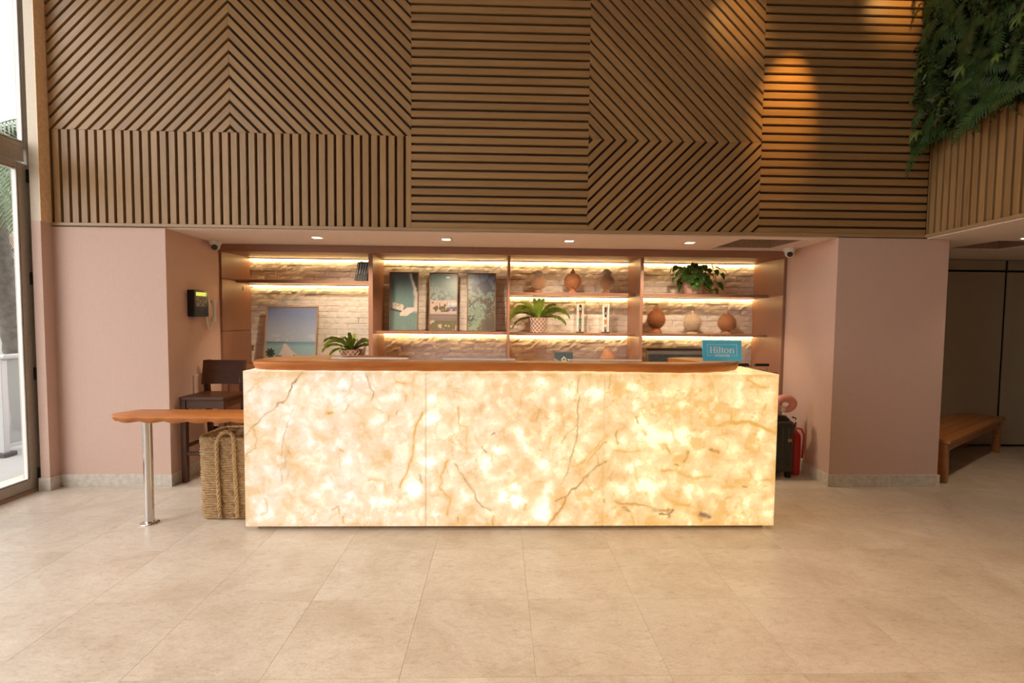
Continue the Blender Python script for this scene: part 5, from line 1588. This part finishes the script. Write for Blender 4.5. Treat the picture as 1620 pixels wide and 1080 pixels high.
# broad lobed leaves
def lobed(L, m_):
    mb = MB(); c = (0, L * .35, .0)
    for a, l in ((-1.25, .55), (-.62, .85), (0, 1.0), (.62, .85), (1.25, .55)):
        dx, dy = math.sin(a), math.cos(a); px, py = dy, -dx
        b0 = (c[0] * 0, 0, 0); w_ = L * .13
        mid = (dx * L * l * .55, dy * L * l * .55 + 0, .02 * L)
        mb.add([(0, 0, 0), (mid[0] + px * w_, mid[1] + py * w_, mid[2]), (dx * L * l, dy * L * l, -.12 * L), (mid[0] - px * w_, mid[1] - py * w_, mid[2])], [(0, 1, 2), (0, 2, 3)])
    return mb.mesh('broad_leaf', m_)
bl_ = [lobed(.12, GV[2]), lobed(.14, GV[2]), lobed(.10, GV[3])]
for k in range(24):
    u = rl_.uniform(.02, 1.6); v = rl_.uniform(3.22, V1 - .05)
    az = rl_.gauss(-PI / 2, .7); up_ = (wu * math.cos(az) + wz * math.sin(az) + wn * .45).normalized()
    n = (wn - up_ * wn.dot(up_)).normalized(); sd = up_.cross(n)
    m_ = Matrix((sd, up_, n)).transposed().to_4x4(); m_.translation = place(u, v, rl_.uniform(.16, .24)) - lwp
    put('broad_leaf', bl_[k % 3], lw, m_ @ Matrix.Scale(rl_.uniform(.7, 1.1), 4))

# ------------------------------------------------------------------ outside the glass door
PAVE = plain('pale_paving', (.27, .26, .245), .8, var=.06, scale=3)
struct('ground_outside', MB().box(-40, -4.3, -20, 45, -.12, -.03), PAVE)
struct('door_step', MB().box(-4.75, XL - .06, 2.0, 4.5, -.03, .002), BASEB)
bal = thing('glass_balustrade', 'white framed frosted glass balustrade standing outside the door', 'balustrade', (-5.9, 5.75, -.03))
WM = plain('white_metal', (.36, .36, .355), .4, var=.02)
FG = NT('frosted_glass'); FG.set(base=(.24, .25, .235), rough=.3, alpha=.6); FG = FG.m
obj('post', MB().bbox(-5.53, -5.46, 5.60, 5.67, -.0295, 1.06, .004, 1), WM, bal)
obj('foot', MB().bbox(-5.57, -5.42, 5.56, 5.71, -.0298, .02, .006, 1), plain('dark_foot', (.03, .03, .03), .6), bal)
obj('top_rail', MB().tube([(-7.6, 5.635, 1.08), (-5.44, 5.635, 1.08), (-5.44, 6.05, 1.08)], .035, 12), WM, bal, angle=40)
obj('pane', MB().box(-5.495, -5.485, 5.68, 5.98, .10, 1.05), FG, bal)
obj('pane', MB().box(-7.5, -5.54, 5.63, 5.64, .10, 1.05), FG, bal)
obj('post', MB().bbox(-5.53, -5.46, 5.985, 6.05, -.0295, 1.06, .004, 1), WM, bal)
obj('bottom_rail', MB().bbox(-5.51, -5.47, 5.67, 5.985, .06, .10, .004, 1).bbox(-7.5, -5.53, 5.615, 5.655, .06, .10, .004, 1), WM, bal)
TRUNK = plain('palm_bark', (.10, .085, .07), .9, var=.35, scale=14, bump=.6)
pm = thing('palm_tree', 'palm tree with ringed trunk and hanging fronds outside the door', 'palm', (-6.52, 7.0, -.03))
tp = []
tr_ = []
for i in range(41):
    t = i / 40; tp.append((-6.52 - .52 * t ** 1.2, 7.0 + .05 * t, -.03 + 4.0 * t)); tr_.append(.135 * (1 - .28 * t) + (.012 if i % 2 else 0))
obj('trunk', MB().tube(tp, tr_, 16), TRUNK, pm, angle=60)
PALMG = leafmat('palm_green', (.045, .075, .028), (.11, .15, .07), .5)
def palm_frond(az, L, lift, droop):
    mb = MB(); p = Vector(tp[-1]); d = Vector((math.cos(az), math.sin(az), 0)); el = lift; n = 26; pts = [p.copy()]
    for i in range(n):
        el -= droop / n; p = p + (d * math.cos(el) + Vector((0, 0, 1)) * math.sin(el)) * L / n; pts.append(p.copy())
    mb.tube(pts, .012, 5); sd = Vector((-d.y, d.x, 0))
    for i in range(3, n + 1):
        t = i / n; tg = (pts[i] - pts[i - 1]).normalized(); ln = .62 * math.sin(PI * (.12 + .84 * t)) ** .7
        for s in (-1, 1):
            for h in (0, .5):
                q_ = pts[i] - tg * (L / n) * h
                dr = (sd * s + tg * .7 - Vector((0, 0, .75))).normalized()
                tip = q_ + dr * ln - Vector((0, 0, ln * .25)); m_ = q_ + dr * ln * .5
                mb.add([tuple(q_ - tg * .014), tuple(m_ - tg * .02), tuple(tip), tuple(m_ + tg * .02), tuple(q_ + tg * .014)], [(0, 1, 3, 4), (1, 2, 3)])
    return mb
for k in range(15):
    obj('frond', palm_frond(2 * PI * k / 15 + .2, 2.3 + .3 * (k % 3), .75 - .5 * (k % 3), 1.9 - .15 * (k % 2)), PALMG, pm)
hb = thing('pale_building', 'pale building with a terracotta band across the street outside', 'building', (-16, 17, -.03))
obj('wall', MB().box(-26, -8, 17.0, 20, -.029, 7.5), plain('pale_render', (.30, .285, .26), .8, var=.03), hb)
obj('roof_band', MB().bbox(-26.1, -7.9, 16.7, 17.0, 3.6, 4.0, .02, 1), plain('salmon_band', (.30, .19, .14), .8), hb)
for i in range(6):
    wd_ = obj('window', MB().bbox(-24 + i * 2.8, -22.4 + i * 2.8, 16.96, 17.0, 1.3, 2.9, .01, 1), WM, hb)
    obj('pane', MB().box(-23.9 + i * 2.8, -22.5 + i * 2.8, 16.945, 16.958, 1.4, 2.8), plain('street_glass_%d' % i, (.30, .33, .35), .1), wd_)
